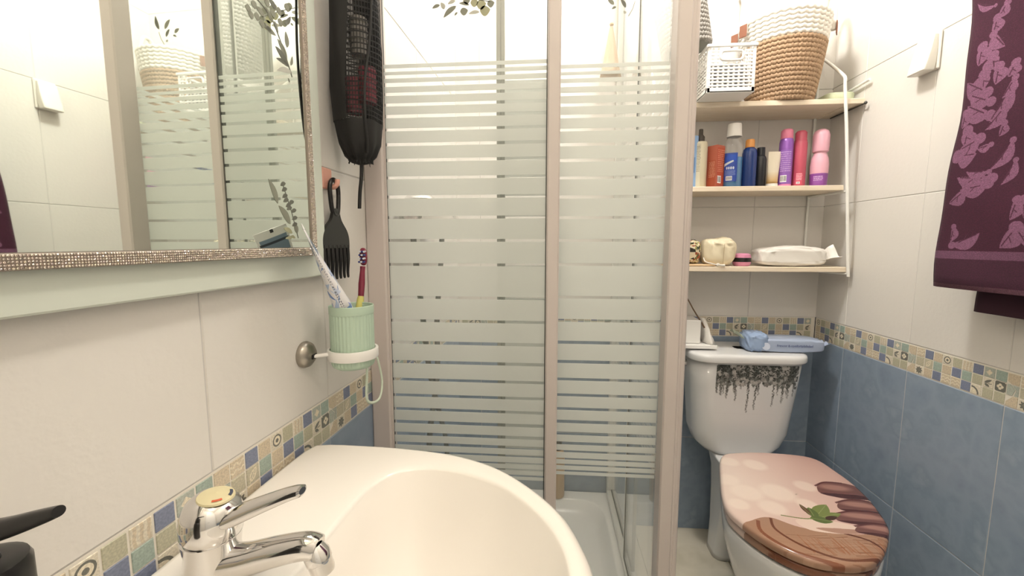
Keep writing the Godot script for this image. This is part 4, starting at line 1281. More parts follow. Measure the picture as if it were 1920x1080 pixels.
	part("crumpled_end", crump, mat("wipes_end", rgb(156, 177, 210), 0.2), w)
	var fin := PackedVector3Array()
	rows = []
	for i in 2:
		var row := PackedVector3Array()
		for j in 13: row.append(Vector3(0.117 + i * 0.02, 0.024 + 0.01 * i + 0.004 * sin(j * 1.7), lerpf(-0.04, 0.043, j / 12.0)))
		rows.append(row)
	var back := rows.duplicate(true)
	part("end_seal", sheet(rows, 0.0009), M.wipes_blue, w)
	rows = []
	for i in 6:
		var row := PackedVector3Array()
		for j in 9:
			var a := i / 5.0
			row.append(Vector3(-0.09 - 0.055 * a, 0.022 + 0.036 * a + 0.006 * sin(j * 1.1 + i), lerpf(-0.035, 0.03, j / 8.0) - 0.02 * a))
		rows.append(row)
	part("open_flap", sheet(rows, 0.0008), mat("flap_green", rgb(196, 206, 186, 0.8), 0.35, 0.0, {"transparency": BaseMaterial3D.TRANSPARENCY_ALPHA}), w, "translucent greenish flap")
	var disc := Geo.new().lathe([Vector2(0.0125, 0), Vector2(0.0125, 0.0006), Vector2(0, 0.0006)], 24)
	part("flower_mark", disc.moved(Transform3D(Basis(Vector3.RIGHT, PI / 2 - 0.1), Vector3(-0.066, 0.022, 0.0485))), mat("mark_white", rgb(206, 214, 232), 0.5), w)
	var tx := TextMesh.new()
	var f := SystemFont.new()
	f.font_names = PackedStringArray(["Droid Sans"])
	tx.font = f
	tx.text = "Frescor & confortabilidad"
	tx.font_size = 16
	tx.pixel_size = 0.00062
	tx.depth = 0.0006
	var lt := part("lettering", tx, mat("wipes_ink", rgb(84, 92, 140), 0.6), w)
	lt.position = Vector3(0.025, 0.0245, 0.0463)
	lt.rotation.y = 0.0

	# little ledge left of the cistern
	var l := thing("corner_ledge", "white plastic ledge on the wall left of the cistern", "shelf", Vector3(0.46, 0.764, BACK))
	part("ledge_board", Geo.new().cbox(Vector3(0, 0.0045, 0.077), Vector3(0.236, 0.009, 0.152), 0.002), M.white_plastic, l)
	part("ledge_lip", Geo.new().cbox(Vector3(0, 0.0065, 0.1535), Vector3(0.236, 0.013, 0.004), 0.0015), M.white_plastic, l)
	var bx := thing("tissue_box", "white paper tissue box with a dark slot on the corner ledge", "box", Vector3(0.478, 0.7735, -1.545))
	part("box_body", Geo.new().cbox(Vector3(0, 0.0415, 0), Vector3(0.112, 0.083, 0.09), 0.003), M.white_plastic, bx)
	part("box_slot", Geo.new().lathe([Vector2(0.011, 0), Vector2(0.011, 0.0006), Vector2(0, 0.0006)], 20, Vector3(-0.004, 0.083, 0.012), 1.0, 0.55), mat("slot_dark", rgb(58, 40, 34), 0.8), bx, "dark oval slot")
	var cu := thing("white_tumbler", "white tapered tumbler standing on the tissue box", "tumbler", Vector3(0.445, 0.8568, -1.545))
	part("tumbler_body", Geo.new().lathe([Vector2(0, 0), Vector2(0.024, 0), Vector2(0.026, 0.002), Vector2(0.0335, 0.098), Vector2(0.0315, 0.098), Vector2(0.024, 0.004), Vector2(0, 0.004)], 32), M.white_plastic, cu)
	var stk := thing("thin_stick", "thin brown stick leaning from the tumbler over the tissue box", "stick", Vector3(0.546, 0.8, -1.505))
	part("stick_shaft", Geo.new().tube([Vector3(0.001, 0.03, 0.0), Vector3(-0.040, 0.095, -0.002), Vector3(-0.086, 0.178, -0.004), Vector3(-0.115, 0.225, -0.005)], [0.0028, 0.0022, 0.0018, 0.0015], 8), mat("brown_stick", rgb(108, 84, 64), 0.7), stk)
	var cl := thing("folded_tissue", "creased white tissue propped beside the tissue box on the ledge", "tissue", Vector3(0.556, 0.7735, -1.53))
	rows = []
	for i in 9:
		var a := i / 8.0
		var row := PackedVector3Array()
		var hw := lerpf(0.018, 0.007, pow(a, 1.4))
		for j in 24:
			var b := TAU * j / 24.0
			row.append(Vector3(lerpf(0.012, -0.012, a) + cos(b) * hw * (1 + 0.2 * sin(3 * b + i)), a * 0.086 + 0.003 * sin(b * 3), sin(b) * lerpf(0.045, 0.02, a) * (1 + 0.12 * cos(4 * b + i * 0.6))))
		rows.append(row)
	rows.push_front(PackedVector3Array(range(24).map(func(_j): return Vector3(0.012, 0.0, 0))))
	rows.append(PackedVector3Array(range(24).map(func(_j): return Vector3(-0.012, 0.087, 0))))
	part("tissue_paper", Geo.new().grid(rows, true), mat("tissue_white", rgb(232, 228, 222), 0.9), cl)

func arr2_list(a: Array) -> Array:
	return a.map(func(q): return Vector2(q[0], q[1]))

# a bent sheet with thickness
func sheet(rows: Array, thick: float) -> Geo:
	var loop := []
	for i in rows.size():
		var row: PackedVector3Array = rows[i].duplicate()
		var under := PackedVector3Array()
		for j in row.size():
			var up: Vector3 = rows[mini(i + 1, rows.size() - 1)][j] - rows[maxi(i - 1, 0)][j]
			var side: Vector3 = row[mini(j + 1, row.size() - 1)] - row[maxi(j - 1, 0)]
			under.append(row[j] - side.cross(up).normalized() * thick)
		under.reverse()
		row.append_array(under)
		loop.append(row)
	return Geo.new().grid(loop, true)

func draw_sticker() -> Image:
	var im := Image.create_empty(640, 420, false, Image.FORMAT_RGBA8)
	im.fill(Color(0.3, 0.3, 0.3, 0.0))
	var rng := RandomNumberGenerator.new()
	rng.seed = 21
	var edge := FastNoiseLite.new()
	edge.seed = 9
	edge.frequency = 0.018
	# trailing stems
	for i in 40:
		var x := rng.randf_range(6, 634)
		var long := rng.randf_range(150, 265)
		if i < 7:
			x = [255, 312, 88, 160, 450, 520, 560][i]
			long = [405, 380, 290, 310, 350, 320, 270][i]
		var g := rng.randf_range(74, 124)
		var y := 60.0
		while y < long:
			var fade := clampf(1.25 - (y / long), 0.3, 1.0)
			fill_oval(im, x + rng.randf_range(-7, 7), y, rng.randf_range(3, 7), rng.randf_range(4, 9), rng.randf_range(-0.8, 0.8), rgb(g, g, g - 4, 0.9 * fade))
			y += rng.randf_range(4, 8)
	# dense top: leaves in many greys, then pale blossoms and dark gaps
	for i in 1000:
		var x := rng.randf_range(2, 638)
		var reach := 165.0 + 60.0 * edge.get_noise_1d(x)
		var y := pow(rng.randf(), 1.3) * reach
		var d := clampf(y / reach, 0, 1)
		var g := lerpf(58, 138, d * rng.randf()) + rng.randf_range(-16, 40)
		fill_oval(im, x, y + 2, rng.randf_range(6, 17), rng.randf_range(4, 11), rng.randf() * PI, rgb(g, g + 2, g - 2, lerpf(0.95, 0.6, d)))
	for i in 95:
		var x := rng.randf_range(8, 632)
		var y := rng.randf_range(6, 165)
		var g := rng.randf_range(150, 212)
		var r := rng.randf_range(6, 12)
		for k in 5: fill_oval(im, x + r * cos(k * 1.257), y + r * sin(k * 1.257), r * 0.95, r * 0.7, k * 1.257, rgb(g, g - 4, g - 8, 0.6))
		fill_oval(im, x, y, r * 0.4, r * 0.4, 0, rgb(g - 50, g - 54, g - 60, 0.7))
	for i in 150:
		var g := rng.randf_range(38, 70)
		fill_oval(im, rng.randf_range(2, 638), rng.randf_range(2, 120), rng.randf_range(4, 12), rng.randf_range(3, 7), rng.randf() * PI, rgb(g, g + 4, g, 0.9))
	return im

func draw_lid() -> Image:
	var W := 640
	var Hh := 768
	var im := Image.create_empty(W, Hh, false, Image.FORMAT_RGBA8)
	for y in Hh:
		for x in W:
			var u := x / float(W)
			var v := y / float(Hh)
			var c := rgb(206, 170, 160).lerp(rgb(228, 208, 196), clampf(0.9 - u + 0.35 * sin(v * 5.0), 0, 1))
			c = c.lerp(rgb(196, 150, 138), clampf(0.6 * u - 0.25 + 0.3 * (0.4 - absf(v - 0.28)), 0, 0.6))
			im.set_pixel(x, y, c)
	var P := func(u: float, v: float) -> Vector2: return Vector2(u * W, v * Hh)
	for b in [[0.43, 0.20, 0.09], [0.27, 0.17, 0.08], [0.41, 0.47, 0.12], [0.22, 0.48, 0.11], [0.62, 0.40, 0.075], [0.16, 0.36, 0.09], [0.30, 0.60, 0.09], [0.12, 0.58, 0.07], [0.52, 0.56, 0.07]]:
		fill_oval(im, b[0] * W, b[1] * Hh, b[2] * W, b[2] * W * 0.9, 0.4, rgb(238, 222, 208, 0.62), 0.35)
	# wood
	var wood := spline([P.call(0.13, 0.70), P.call(0.24, 0.675), P.call(0.36, 0.735), P.call(0.56, 0.765), P.call(0.80, 0.745), P.call(1.0, 0.72), P.call(1.0, 1.0), P.call(0.0, 1.0), P.call(0.02, 0.76)], 6, true)
	fill_poly(im, wood, rgb(162, 126, 104))
	var rng := RandomNumberGenerator.new()
	rng.seed = 17
	for i in 90:
		var u0 := rng.randf_range(0.14, 0.9)
		var v0 := rng.randf_range(0.74, 0.99)
		var ln := rng.randf_range(0.05, 0.22)
		var k := rng.randf_range(-26, 26)
		stroke(im, [P.call(u0, v0 + 0.04 * sin(u0 * 6)), P.call(u0 + ln * 0.5, v0 + 0.012 + 0.04 * sin((u0 + ln * 0.5) * 6)), P.call(u0 + ln, v0 + 0.018 + 0.04 * sin((u0 + ln) * 6))], rng.randf_range(2, 6), rgb(156 + k, 118 + k, 96 + k, 0.7))
	for i in 70:
		var u0 := rng.randf_range(0.3, 0.8)
		stroke(im, [P.call(u0, rng.randf_range(0.78, 0.86)), P.call(u0 + 0.012, rng.randf_range(0.87, 0.9))], 2.5, rgb(146, 92, 62, 0.55))
	stroke(im, spline([P.call(0.24, 0.68), P.call(0.22, 0.76), P.call(0.30, 0.86), P.call(0.45, 0.92), P.call(0.66, 0.89)], 6), 9, rgb(96, 54, 38, 0.85))
	stroke(im, spline([P.call(0.56, 0.76), P.call(0.66, 0.80), P.call(0.70, 0.87)], 6), 8, rgb(86, 48, 36, 0.9))
	stroke(im, spline([P.call(0.16, 0.70), P.call(0.14, 0.78), P.call(0.24, 0.89), P.call(0.42, 0.95)], 6), 12, rgb(120, 70, 50, 0.8))
	# white pebble and dark stones, each with its lit upper face and dark base
	fill_poly(im, spline([P.call(0.37, 0.685), P.call(0.50, 0.675), P.call(0.61, 0.69), P.call(0.74, 0.735), P.call(0.56, 0.765), P.call(0.40, 0.75)], 6, true), rgb(224, 200, 186))
	fill_poly(im, spline([P.call(0.44, 0.735), P.call(0.60, 0.73), P.call(0.74, 0.738), P.call(0.56, 0.765)], 6, true), rgb(160, 120, 104, 0.8))
	var stones := [[0.67, 0.405, 0.30, 0.115], [0.68, 0.545, 0.34, 0.09], [0.60, 0.635, 0.40, 0.085], [0.64, 0.715, 0.40, 0.07]]
	for s in stones:
		var x0: float = s[0]
		var y0: float = s[1]
		var pts := spline([P.call(x0, y0 + s[3] * 0.45), P.call(x0 + s[2] * 0.2, y0 - s[3] * 0.35), P.call(x0 + s[2] * 0.6, y0 - s[3] * 0.5), P.call(x0 + s[2], y0 - s[3] * 0.2), P.call(x0 + s[2], y0 + s[3] * 0.6), P.call(x0 + s[2] * 0.4, y0 + s[3] * 0.75)], 6, true)
		fill_poly(im, pts, rgb(112, 76, 72))
		fill_oval(im, (x0 + s[2] * 0.42) * W, (y0 - s[3] * 0.05) * Hh, s[2] * 0.40 * W, s[3] * 0.32 * Hh, 0.05, rgb(176, 134, 122, 0.75), 0.5)
		stroke(im, spline([P.call(x0 + s[2] * 0.05, y0 - s[3] * 0.1), P.call(x0 + s[2] * 0.35, y0 - s[3] * 0.47), P.call(x0 + s[2] * 0.7, y0 - s[3] * 0.45)], 6), 8, rgb(84, 48, 48, 0.8))
		fill_poly(im, spline([P.call(x0, y0 + s[3] * 0.45), P.call(x0 + s[2] * 0.5, y0 + s[3] * 0.45), P.call(x0 + s[2], y0 + s[3] * 0.5), P.call(x0 + s[2], y0 + s[3] * 0.7), P.call(x0 + s[2] * 0.4, y0 + s[3] * 0.8)], 6, true), rgb(70, 40, 42, 0.85))
	# green sprig
	stroke(im, spline([P.call(0.31, 0.655), P.call(0.42, 0.672), P.call(0.54, 0.665)], 6), 5, rgb(112, 120, 70))
	for l in [[0.50, 0.655, 0.63, 0.555, 52, 0], [0.49, 0.66, 0.51, 0.585, 40, 1], [0.53, 0.655, 0.66, 0.62, 30, 0], [0.46, 0.665, 0.57, 0.685, 40, 1], [0.48, 0.64, 0.475, 0.56, 20, 2]]:
		fill_poly(im, leaf_points(P.call(l[0], l[1]), P.call(l[2], l[3]), l[4]), [rgb(118, 128, 74), rgb(92, 106, 62), rgb(96, 72, 56)][l[5]])
		stroke(im, [P.call(l[0], l[1]), P.call(l[2], l[3])], 2, rgb(150, 156, 104, 0.8))
	fill_poly(im, leaf_points(P.call(0.54, 0.67), P.call(0.62, 0.645), 22), rgb(72, 52, 44))
	return im

# ------------------------------------------------------------------ shelves above the toilet
const S1 := 1.569
const S2 := 1.3055
const S3 := 1.0455
const SHELF_FRONT := -1.45

func rope(R: float, y: float, r: float, twist: int, at := Vector3.ZERO, squash := 1.0) -> Geo:
	var g := Geo.new()
	var rows := []
	var n := 150
	for i in n + 1:
		var t := TAU * i / n
		var row := PackedVector3Array()
		for j in 8:
			var a := TAU * j / 8.0
			var rr := r * (1.0 + 0.26 * sin(twist * t + a))
			row.append(at + Vector3(cos(t) * (R + rr * cos(a)), y + rr * sin(a) * 1.02, sin(t) * (R + rr * cos(a)) * squash))
		rows.append(row)
	g.grid(rows, true, 0)
	return g

func label_print(w: int, h: int, back: Color, ink: Color, lines: int, seed_: int, code := true) -> Image:
	# back-label print far too small to read: rows of small marks and a bar code
	var im := Image.create_empty(w, h, false, Image.FORMAT_RGBA8)
	im.fill(back)
	var rng := RandomNumberGenerator.new()
	rng.seed = seed_
	for i in lines:
		var x := w * 0.08
		var y := h * (0.06 + 0.62 * i / lines)
		while x < w * 0.9:
			var l := rng.randf_range(3, 12)
			im.fill_rect(Rect2i(int(x), int(y), int(l), maxi(1, h / (lines * 3))), ink)
			x += l + rng.randf_range(2, 5)
	if code:
		im.fill_rect(Rect2i(int(w * 0.12), int(h * 0.76), int(w * 0.5), int(h * 0.2)), Color.WHITE)
		var x := w * 0.15
		while x < w * 0.59:
			var b := rng.randi_range(1, 3)
			im.fill_rect(Rect2i(int(x), int(h * 0.78), b, int(h * 0.16)), Color(0.1, 0.1, 0.12))
			x += b + rng.randi_range(1, 3)
	return im

# a lathe-turned container with a printed band facing the room
func bottle(called: String, label: String, cat: String, at: Vector3, profile: Array, body: Material, band := [], band_mat: Material = null, sz := 1.0) -> Node3D:
	var t := thing(called, label, cat, at, 0.0, "toiletries on the middle shelf")
	part("bottle_body", Geo.new().lathe(profile, 36, Vector3.ZERO, 1.0, sz), body, t)
	if band_mat:
		# the band runs from its left edge to its right edge as seen from the room
		part("printed_label", Geo.new().lathe([Vector2(band[0], band[1]), Vector2(band[0], band[2])], 20, Vector3.ZERO, 1.0, sz, PI - band[3], PI - band[4]), band_mat, t)
	return t

func build_shelves() -> void:
	var sh := thing("wall_shelf", "three tier wall shelf of pale boards on a white wire frame", "shelf", Vector3(0.63, 1.03, BACK))
	var o := Vector3(0.63, 1.03, BACK)
	for e in [[S1, 0.30, 0.974], [S2, 0.30, 0.932], [S3, 0.30, 0.972]]:
		part("shelf_board", Geo.new().cbox(Vector3((e[1] + e[2]) / 2, e[0] - 0.008, (SHELF_FRONT + BACK) / 2 + 0.001) - o, Vector3(e[2] - e[1], 0.016, SHELF_FRONT - BACK - 0.003), 0.0012), M.shelf_wood, sh)
	for e in [[0.335, 0.333], [0.963, 0.908]]:
		var xb: float = e[0]
		var xt: float = e[1]
		part("frame_wire", Geo.new().tube(spline([Vector3(xb, 1.016, -1.4445), Vector3(lerpf(xb, xt, 0.3), 1.2, -1.4445), Vector3(lerpf(xb, xt, 0.7), 1.45, -1.4445), Vector3(xt, 1.60, -1.4445), Vector3(xt, 1.626, -1.447), Vector3(xt + 0.001, 1.645, -1.463), Vector3(xt + 0.01, 1.70, -1.535), Vector3(xt + 0.02, 1.757, -1.613)], 6).map(func(q): return q - o), 0.0048, 10), M.white_metal, sh)
		part("frame_wire", Geo.new().tube([Vector3(xt + 0.012, 1.05, -1.6135) - o, Vector3(xt + 0.018, 1.76, -1.6135) - o], 0.0042, 10), M.white_metal, sh)
		for y in [S2 - 0.0205, S3 - 0.0205]:
			var k: float = (y - 1.016) / 0.61
			part("shelf_bracket", Geo.new().tube([Vector3(lerpf(xb, xt, k), y, -1.448) - o, Vector3(xt + 0.012, y, -1.612) - o], 0.0036, 8), M.white_metal, sh)
	part("side_rail", Geo.new().tube([Vector3(0.968, 1.617, -1.43) - o, Vector3(0.968, 1.606, -1.60) - o], 0.0042, 8), M.white_metal, sh)
	part("side_rail", Geo.new().tube([Vector3(0.93, 1.6, -1.612) - o, Vector3(0.968, 1.606, -1.60) - o], 0.0042, 8), M.white_metal, sh)
	part("under_rod", Geo.new().tube([Vector3(0.966, S1 - 0.0195, -1.437) - o, Vector3(0.966, S1 - 0.0195, -1.60) - o], 0.0022, 8).add(Geo.new().soft(Vector3(0.966, S1 - 0.0185, -1.437) - o, Vector3(0.005, 0.005, 0.005), 1.0, 10)), M.dark_gasket, sh)
	part("board_seam", Geo.new().cbox(Vector3(0.93, S1 - 0.0172, -1.535) - o, Vector3(0.004, 0.003, 0.155), 0.0005), M.shelf_wood, sh)

	# top shelf: white basket, rope basket, grey basket hung at the left
	build_white_basket()
	var rb := thing("rope_basket", "round jute and white cotton rope basket on the top shelf", "basket", Vector3(0.758, S1, -1.53))
	var shape := func(y: float) -> float: return lerpf(0.085, 0.125, pow(clampf(y / 0.262, 0, 1), 0.8))
	part("basket_base", Geo.new().lathe([Vector2(0, 0.001), Vector2(0.083, 0.001), Vector2(0.083, 0.010), Vector2(0, 0.010)], 40), M.jute, rb)
	var y := 0.0078
	var k := 0
	while y < 0.262:
		var white := y > 0.178
		part("rope_coil", rope(shape.call(y), y, 0.0078 if not white else 0.0074, 56 if not white else 36), M.cotton_rope if white else M.jute, rb)
		y += 0.0129 if not white else 0.0127
		k += 1
	for s in [-1, 1]:
		var x: float = s * 0.1255
		part("rope_handle", Geo.new().tube(spline([Vector3(x + s * 0.008, 0.222, -0.03), Vector3(x + s * 0.010, 0.282, -0.028), Vector3(x + s * 0.012, 0.334, -0.015), Vector3(x + s * 0.012, 0.344, 0.0), Vector3(x + s * 0.012, 0.334, 0.018), Vector3(x + s * 0.010, 0.282, 0.032), Vector3(x + s * 0.008, 0.222, 0.034)], 6), 0.0078, 10), M.cotton_rope, rb)
		for z in [-0.03, 0.034]:
			part("leather_tag", Geo.new().cbox(Vector3.ZERO, Vector3(0.024, 0.038, 0.003), 0.001).moved(Transform3D(Basis(Vector3.UP, s * 0.95), Vector3(x + s * 0.016, 0.227, z + 0.004))), M.leather, rb)
	var gb := thing("grey_basket", "grey ribbed rope basket hanging above the white basket", "basket", Vector3(0.424, 1.712, -1.425))
	gb.rotation = Vector3(0.0, 0, 0.20)
	y = 0.008
	while y < 0.25:
		part("rope_coil", rope(0.066 + y * 0.02, y, 0.0075, 40), M.grey_rope, gb)
		y += 0.0125
	part("basket_base", Geo.new().lathe([Vector2(0, 0.001), Vector2(0.068, 0.001), Vector2(0.068, 0.008), Vector2(0, 0.008)], 40), mat("grey_base", rgb(136, 136, 126), 0.9), gb)
	part("hanging_cord", Geo.new().tube(spline([Vector3(-0.07, 0.245, 0), Vector3(0.0, 0.40, -0.075), Vector3(0.02, 0.47, -0.155)], 5) + spline([Vector3(0.024, 0.47, -0.155), Vector3(0.03, 0.40, -0.075), Vector3(0.07, 0.245, 0)], 5), 0.003, 8), M.grey_rope, gb)
	var gh := thing("wall_hook", "white wall hook above the shelf that carries the grey basket", "hook", Vector3(0.347, 2.17, BACK))
	part("hook_plate", Geo.new().cbox(Vector3(0, 0, 0.003), Vector3(0.03, 0.06, 0.006), 0.002), M.white_plastic, gh)
	part("hook_prong", Geo.new().tube(spline([Vector3(0, 0.01, 0.006), Vector3(0, -0.004, 0.04), Vector3(0, 0.0, 0.055), Vector3(0, 0.016, 0.058)], 5), 0.004, 10), M.white_plastic, gh)
	var gc := thing("green_cloth", "folded pale green cloth at the right end of the top shelf", "cloth", Vector3(0.925, S1, -1.535))
	var nz := FastNoiseLite.new()
	nz.frequency = 1.6
	part("cloth_fold", Geo.new().soft(Vector3(0, 0.016, 0), Vector3(0.043, 0.016, 0.06), 0.4, 28, func(q: Vector3) -> Vector3: return q + Vector3.ONE * 0.08 * nz.get_noise_3dv(q)), mat("pale_green", rgb(206, 216, 186), 0.85), gc)

	# middle shelf
	var z := -1.505
	var blue := thing("blue_box", "pale blue carton at the left end of the middle shelf beside the shower post", "box", Vector3(0.466, S2, z), 0.1, "toiletries on the middle shelf")
	part("carton", Geo.new().cbox(Vector3(0, 0.085, 0), Vector3(0.052, 0.17, 0.036), 0.0012), mat("carton_blue", rgb(140, 172, 212), 0.5), blue)
	part("printed_panel", Geo.new().cbox(Vector3(0.008, 0.075, 0.0181), Vector3(0.018, 0.05, 0.0006), 0.0002), mat("carton_print", rgb(92, 132, 180), 0.5), blue)
	var lab := picture("cream_label", label_print(96, 128, rgb(206, 200, 178), rgb(130, 122, 108), 16, 2, false), 0.5)
	var spr := bottle("spray_bottle", "cream spray bottle with a dark pump on the middle shelf", "bottle", Vector3(0.505, S2, z), [Vector2(0, 0), Vector2(0.020, 0), Vector2(0.0222, 0.003), Vector2(0.0222, 0.146), Vector2(0.020, 0.151), Vector2(0.012, 0.153)], mat("cream_bottle", rgb(214, 206, 180), 0.4), [0.0225, 0.006, 0.143, 0.15, 1.35], lab)
	part("pump", Geo.new().lathe([Vector2(0.0125, 0.152), Vector2(0.0125, 0.168), Vector2(0.0095, 0.172), Vector2(0.0065, 0.176), Vector2(0.0065, 0.192), Vector2(0.005, 0.194), Vector2(0, 0.194)], 20), mat("dark_pump", rgb(64, 56, 50), 0.5), spr)
	var ob := thing("orange_carton", "orange red carton with a bar code on the middle shelf", "box", Vector3(0.557, S2, z), 0.62, "toiletries on the middle shelf")
	part("carton", Geo.new().cbox(Vector3(0, 0.069, 0), Vector3(0.042, 0.138, 0.036), 0.001), mat("carton_orange", rgb(182, 96, 74), 0.5), ob)
	part("printed_panel", Geo.new().quad(Vector3(-0.019, 0.01, 0.0183), Vector3(0.019, 0.01, 0.0183), Vector3(0.019, 0.13, 0.0183), Vector3(-0.019, 0.13, 0.0183), Vector3(0, 0, 1)), picture("orange_print", label_print(80, 160, rgb(188, 82, 54), rgb(220, 150, 120), 12, 5), 0.5), ob)
	part("printed_panel", Geo.new().quad(Vector3(-0.0213, 0.006, -0.012), Vector3(-0.0213, 0.006, 0.014), Vector3(-0.0213, 0.09, 0.014), Vector3(-0.0213, 0.09, -0.012), Vector3(-1, 0, 0)), picture("orange_side", label_print(64, 128, rgb(176, 84, 58), rgb(214, 160, 136), 14, 6, false), 0.5), ob)
	# mouthwash: clear shell, blue liquid, white cap, blue label
	var mw := bottle("mouthwash_bottle", "clear mouthwash bottle half full of blue liquid with a white cap", "bottle", Vector3(0.612, S2, z), [Vector2(0, 0), Vector2(0.028, 0), Vector2(0.0305, 0.004), Vector2(0.0305, 0.135), Vector2(0.027, 0.150), Vector2(0.0195, 0.160), Vector2(0.0185, 0.172)], M.clear_plastic, [0.0309, 0.02, 0.112, 0.30, 1.75], picture("mouthwash_label", draw_mouthwash(), 0.4), 0.72)
	part("liquid", Geo.new().lathe([Vector2(0, 0.003), Vector2(0.0275, 0.003), Vector2(0.029, 0.006), Vector2(0.029, 0.10), Vector2(0, 0.10)], 36, Vector3.ZERO, 1, 0.70), mat("mouthwash_blue", rgb(34, 118, 176), 0.2), mw, "blue liquid")
	part("cap", Geo.new().lathe([Vector2(0.0225, 0.166), Vector2(0.023, 0.168), Vector2(0.0205, 0.205), Vector2(0.0195, 0.2075), Vector2(0, 0.2075)], 32), M.white_plastic, mw)
	var bb := bottle("blue_bottle", "dark blue bottle with an orange cap on the middle shelf", "bottle", Vector3(0.664, S2, z), [Vector2(0, 0), Vector2(0.021, 0), Vector2(0.0225, 0.003), Vector2(0.0225, 0.112), Vector2(0.020, 0.124), Vector2(0.013, 0.131)], mat("bottle_navy", rgb(30, 58, 122), 0.25))
	part("cap", Geo.new().lathe([Vector2(0.0135, 0.130), Vector2(0.0145, 0.131), Vector2(0.0135, 0.154), Vector2(0.011, 0.157), Vector2(0, 0.157)], 24), mat("cap_orange", rgb(214, 148, 78), 0.4), bb)
	var kb := bottle("black_bottle", "small black bottle between the blue bottle and the cream tube", "bottle", Vector3(0.7035, S2, z - 0.008), [Vector2(0, 0), Vector2(0.0165, 0), Vector2(0.018, 0.003), Vector2(0.018, 0.093), Vector2(0.0155, 0.102), Vector2(0.011, 0.106)], mat("bottle_black", rgb(30, 32, 40), 0.35))
	part("cap", Geo.new().lathe([Vector2(0.0115, 0.105), Vector2(0.0125, 0.106), Vector2(0.012, 0.132), Vector2(0, 0.133)], 20), M.bottle_black, kb)
	var ct := thing("cream_tube", "cream and gold squeeze tube standing on its cap on the middle shelf", "tube", Vector3(0.7365, S2, z + 0.006), 0.0, "toiletries on the middle shelf")
	var rows := []
	for i in 13:
		var s := i / 12.0
		var row := PackedVector3Array()
		for j in 32:
			var a := TAU * j / 32.0
			row.append(Vector3(cos(a) * lerpf(0.0165, 0.0205, s) + s * 0.005, 0.012 + s * 0.104, sin(a) * lerpf(0.0165, 0.001, pow(s, 0.9))))
		rows.append(row)
	rows.push_front(PackedVector3Array(range(32).map(func(_j): return Vector3(0, 0.012, 0))))
	var tim := Image.create_empty(128, 128, false, Image.FORMAT_RGBA8)
	for py in 128:
		for px in 128: tim.set_pixel(px, py, rgb(226, 216, 196).lerp(rgb(190, 150, 92), clampf((py - 74) / 44.0, 0, 1)))
	for q in [70, 84, 98, 110]: tim.fill_rect(Rect2i(q, 14 + (q % 3) * 4, 2, 58), rgb(150, 140, 120))
	tim.fill_rect(Rect2i(84, 88, 14, 6), rgb(110, 88, 56))
	part("tube_body", Geo.new().grid(rows, true), picture("tube_print", tim, 0.4), ct)
	part("cap", Geo.new().lathe([Vector2(0, 0), Vector2(0.0175, 0), Vector2(0.018, 0.002), Vector2(0.0175, 0.012), Vector2(0, 0.012)], 28), M.white_plastic, ct)
	var pl := picture("purple_label", label_print(128, 160, rgb(140, 92, 176), rgb(196, 164, 214), 10, 9), 0.35)
	var pc := bottle("purple_spray_can", "purple spray can with a pink cap on the middle shelf", "spray can", Vector3(0.7785, S2, z), [Vector2(0, 0), Vector2(0.0195, 0), Vector2(0.0205, 0.002), Vector2(0.0205, 0.010)], mat("can_pink_base", rgb(226, 140, 186), 0.35))
	part("can_body", Geo.new().lathe([Vector2(0.0205, 0.010), Vector2(0.0205, 0.145), Vector2(0.0185, 0.155), Vector2(0.0165, 0.157)], 36), mat("can_purple", rgb(136, 84, 168), 0.3, 0.2), pc)
	part("printed_label", Geo.new().lathe([Vector2(0.0208, 0.012), Vector2(0.0208, 0.12)], 20, Vector3.ZERO, 1, 1, PI - 0.25, PI - 2.1), pl, pc)
	part("cap", Geo.new().lathe([Vector2(0.0170, 0.156), Vector2(0.0180, 0.158), Vector2(0.0172, 0.182), Vector2(0.013, 0.187), Vector2(0, 0.189)], 32), mat("cap_pink", rgb(222, 128, 158), 0.35), pc)
	var rc := bottle("rose_spray_can", "rose red spray can beside the purple one on the middle shelf", "spray can", Vector3(0.8225, S2, z), [Vector2(0, 0), Vector2(0.018, 0), Vector2(0.0195, 0.003), Vector2(0.0195, 0.140), Vector2(0.0175, 0.148), Vector2(0.0165, 0.152), Vector2(0.0168, 0.175), Vector2(0.012, 0.181), Vector2(0, 0.183)], mat("can_rose", rgb(188, 82, 102), 0.32), [0.0198, 0.008, 0.045, 0.7, 1.7], picture("rose_label", label_print(96, 64, rgb(206, 86, 108), rgb(240, 200, 206), 5, 14), 0.4))
	part("cap_ring", Geo.new().lathe([Vector2(0.0176, 0.147), Vector2(0.0180, 0.149), Vector2(0.0176, 0.1515)], 32), M.can_rose, rc)
	var pb := bottle("pink_bottle", "plain pink bottle with a purple lower band at the right of the middle shelf", "bottle", Vector3(0.8825, S2, z + 0.005), [Vector2(0, 0), Vector2(0.022, 0), Vector2(0.0235, 0.003), Vector2(0.0255, 0.042)], mat("bottle_violet", rgb(140, 76, 156), 0.3))
	part("upper_body", Geo.new().lathe([Vector2(0.0255, 0.042), Vector2(0.026, 0.07), Vector2(0.0235, 0.092), Vector2(0.0185, 0.104), Vector2(0.0175, 0.110)], 36), mat("bottle_pink", rgb(226, 172, 188), 0.28), pb)
	part("cap", Geo.new().lathe([Vector2(0.018, 0.109), Vector2(0.0225, 0.113), Vector2(0.0235, 0.13), Vector2(0.0235, 0.165), Vector2(0.019, 0.178), Vector2(0.010, 0.184), Vector2(0, 0.185)], 36), M.bottle_pink, pb)
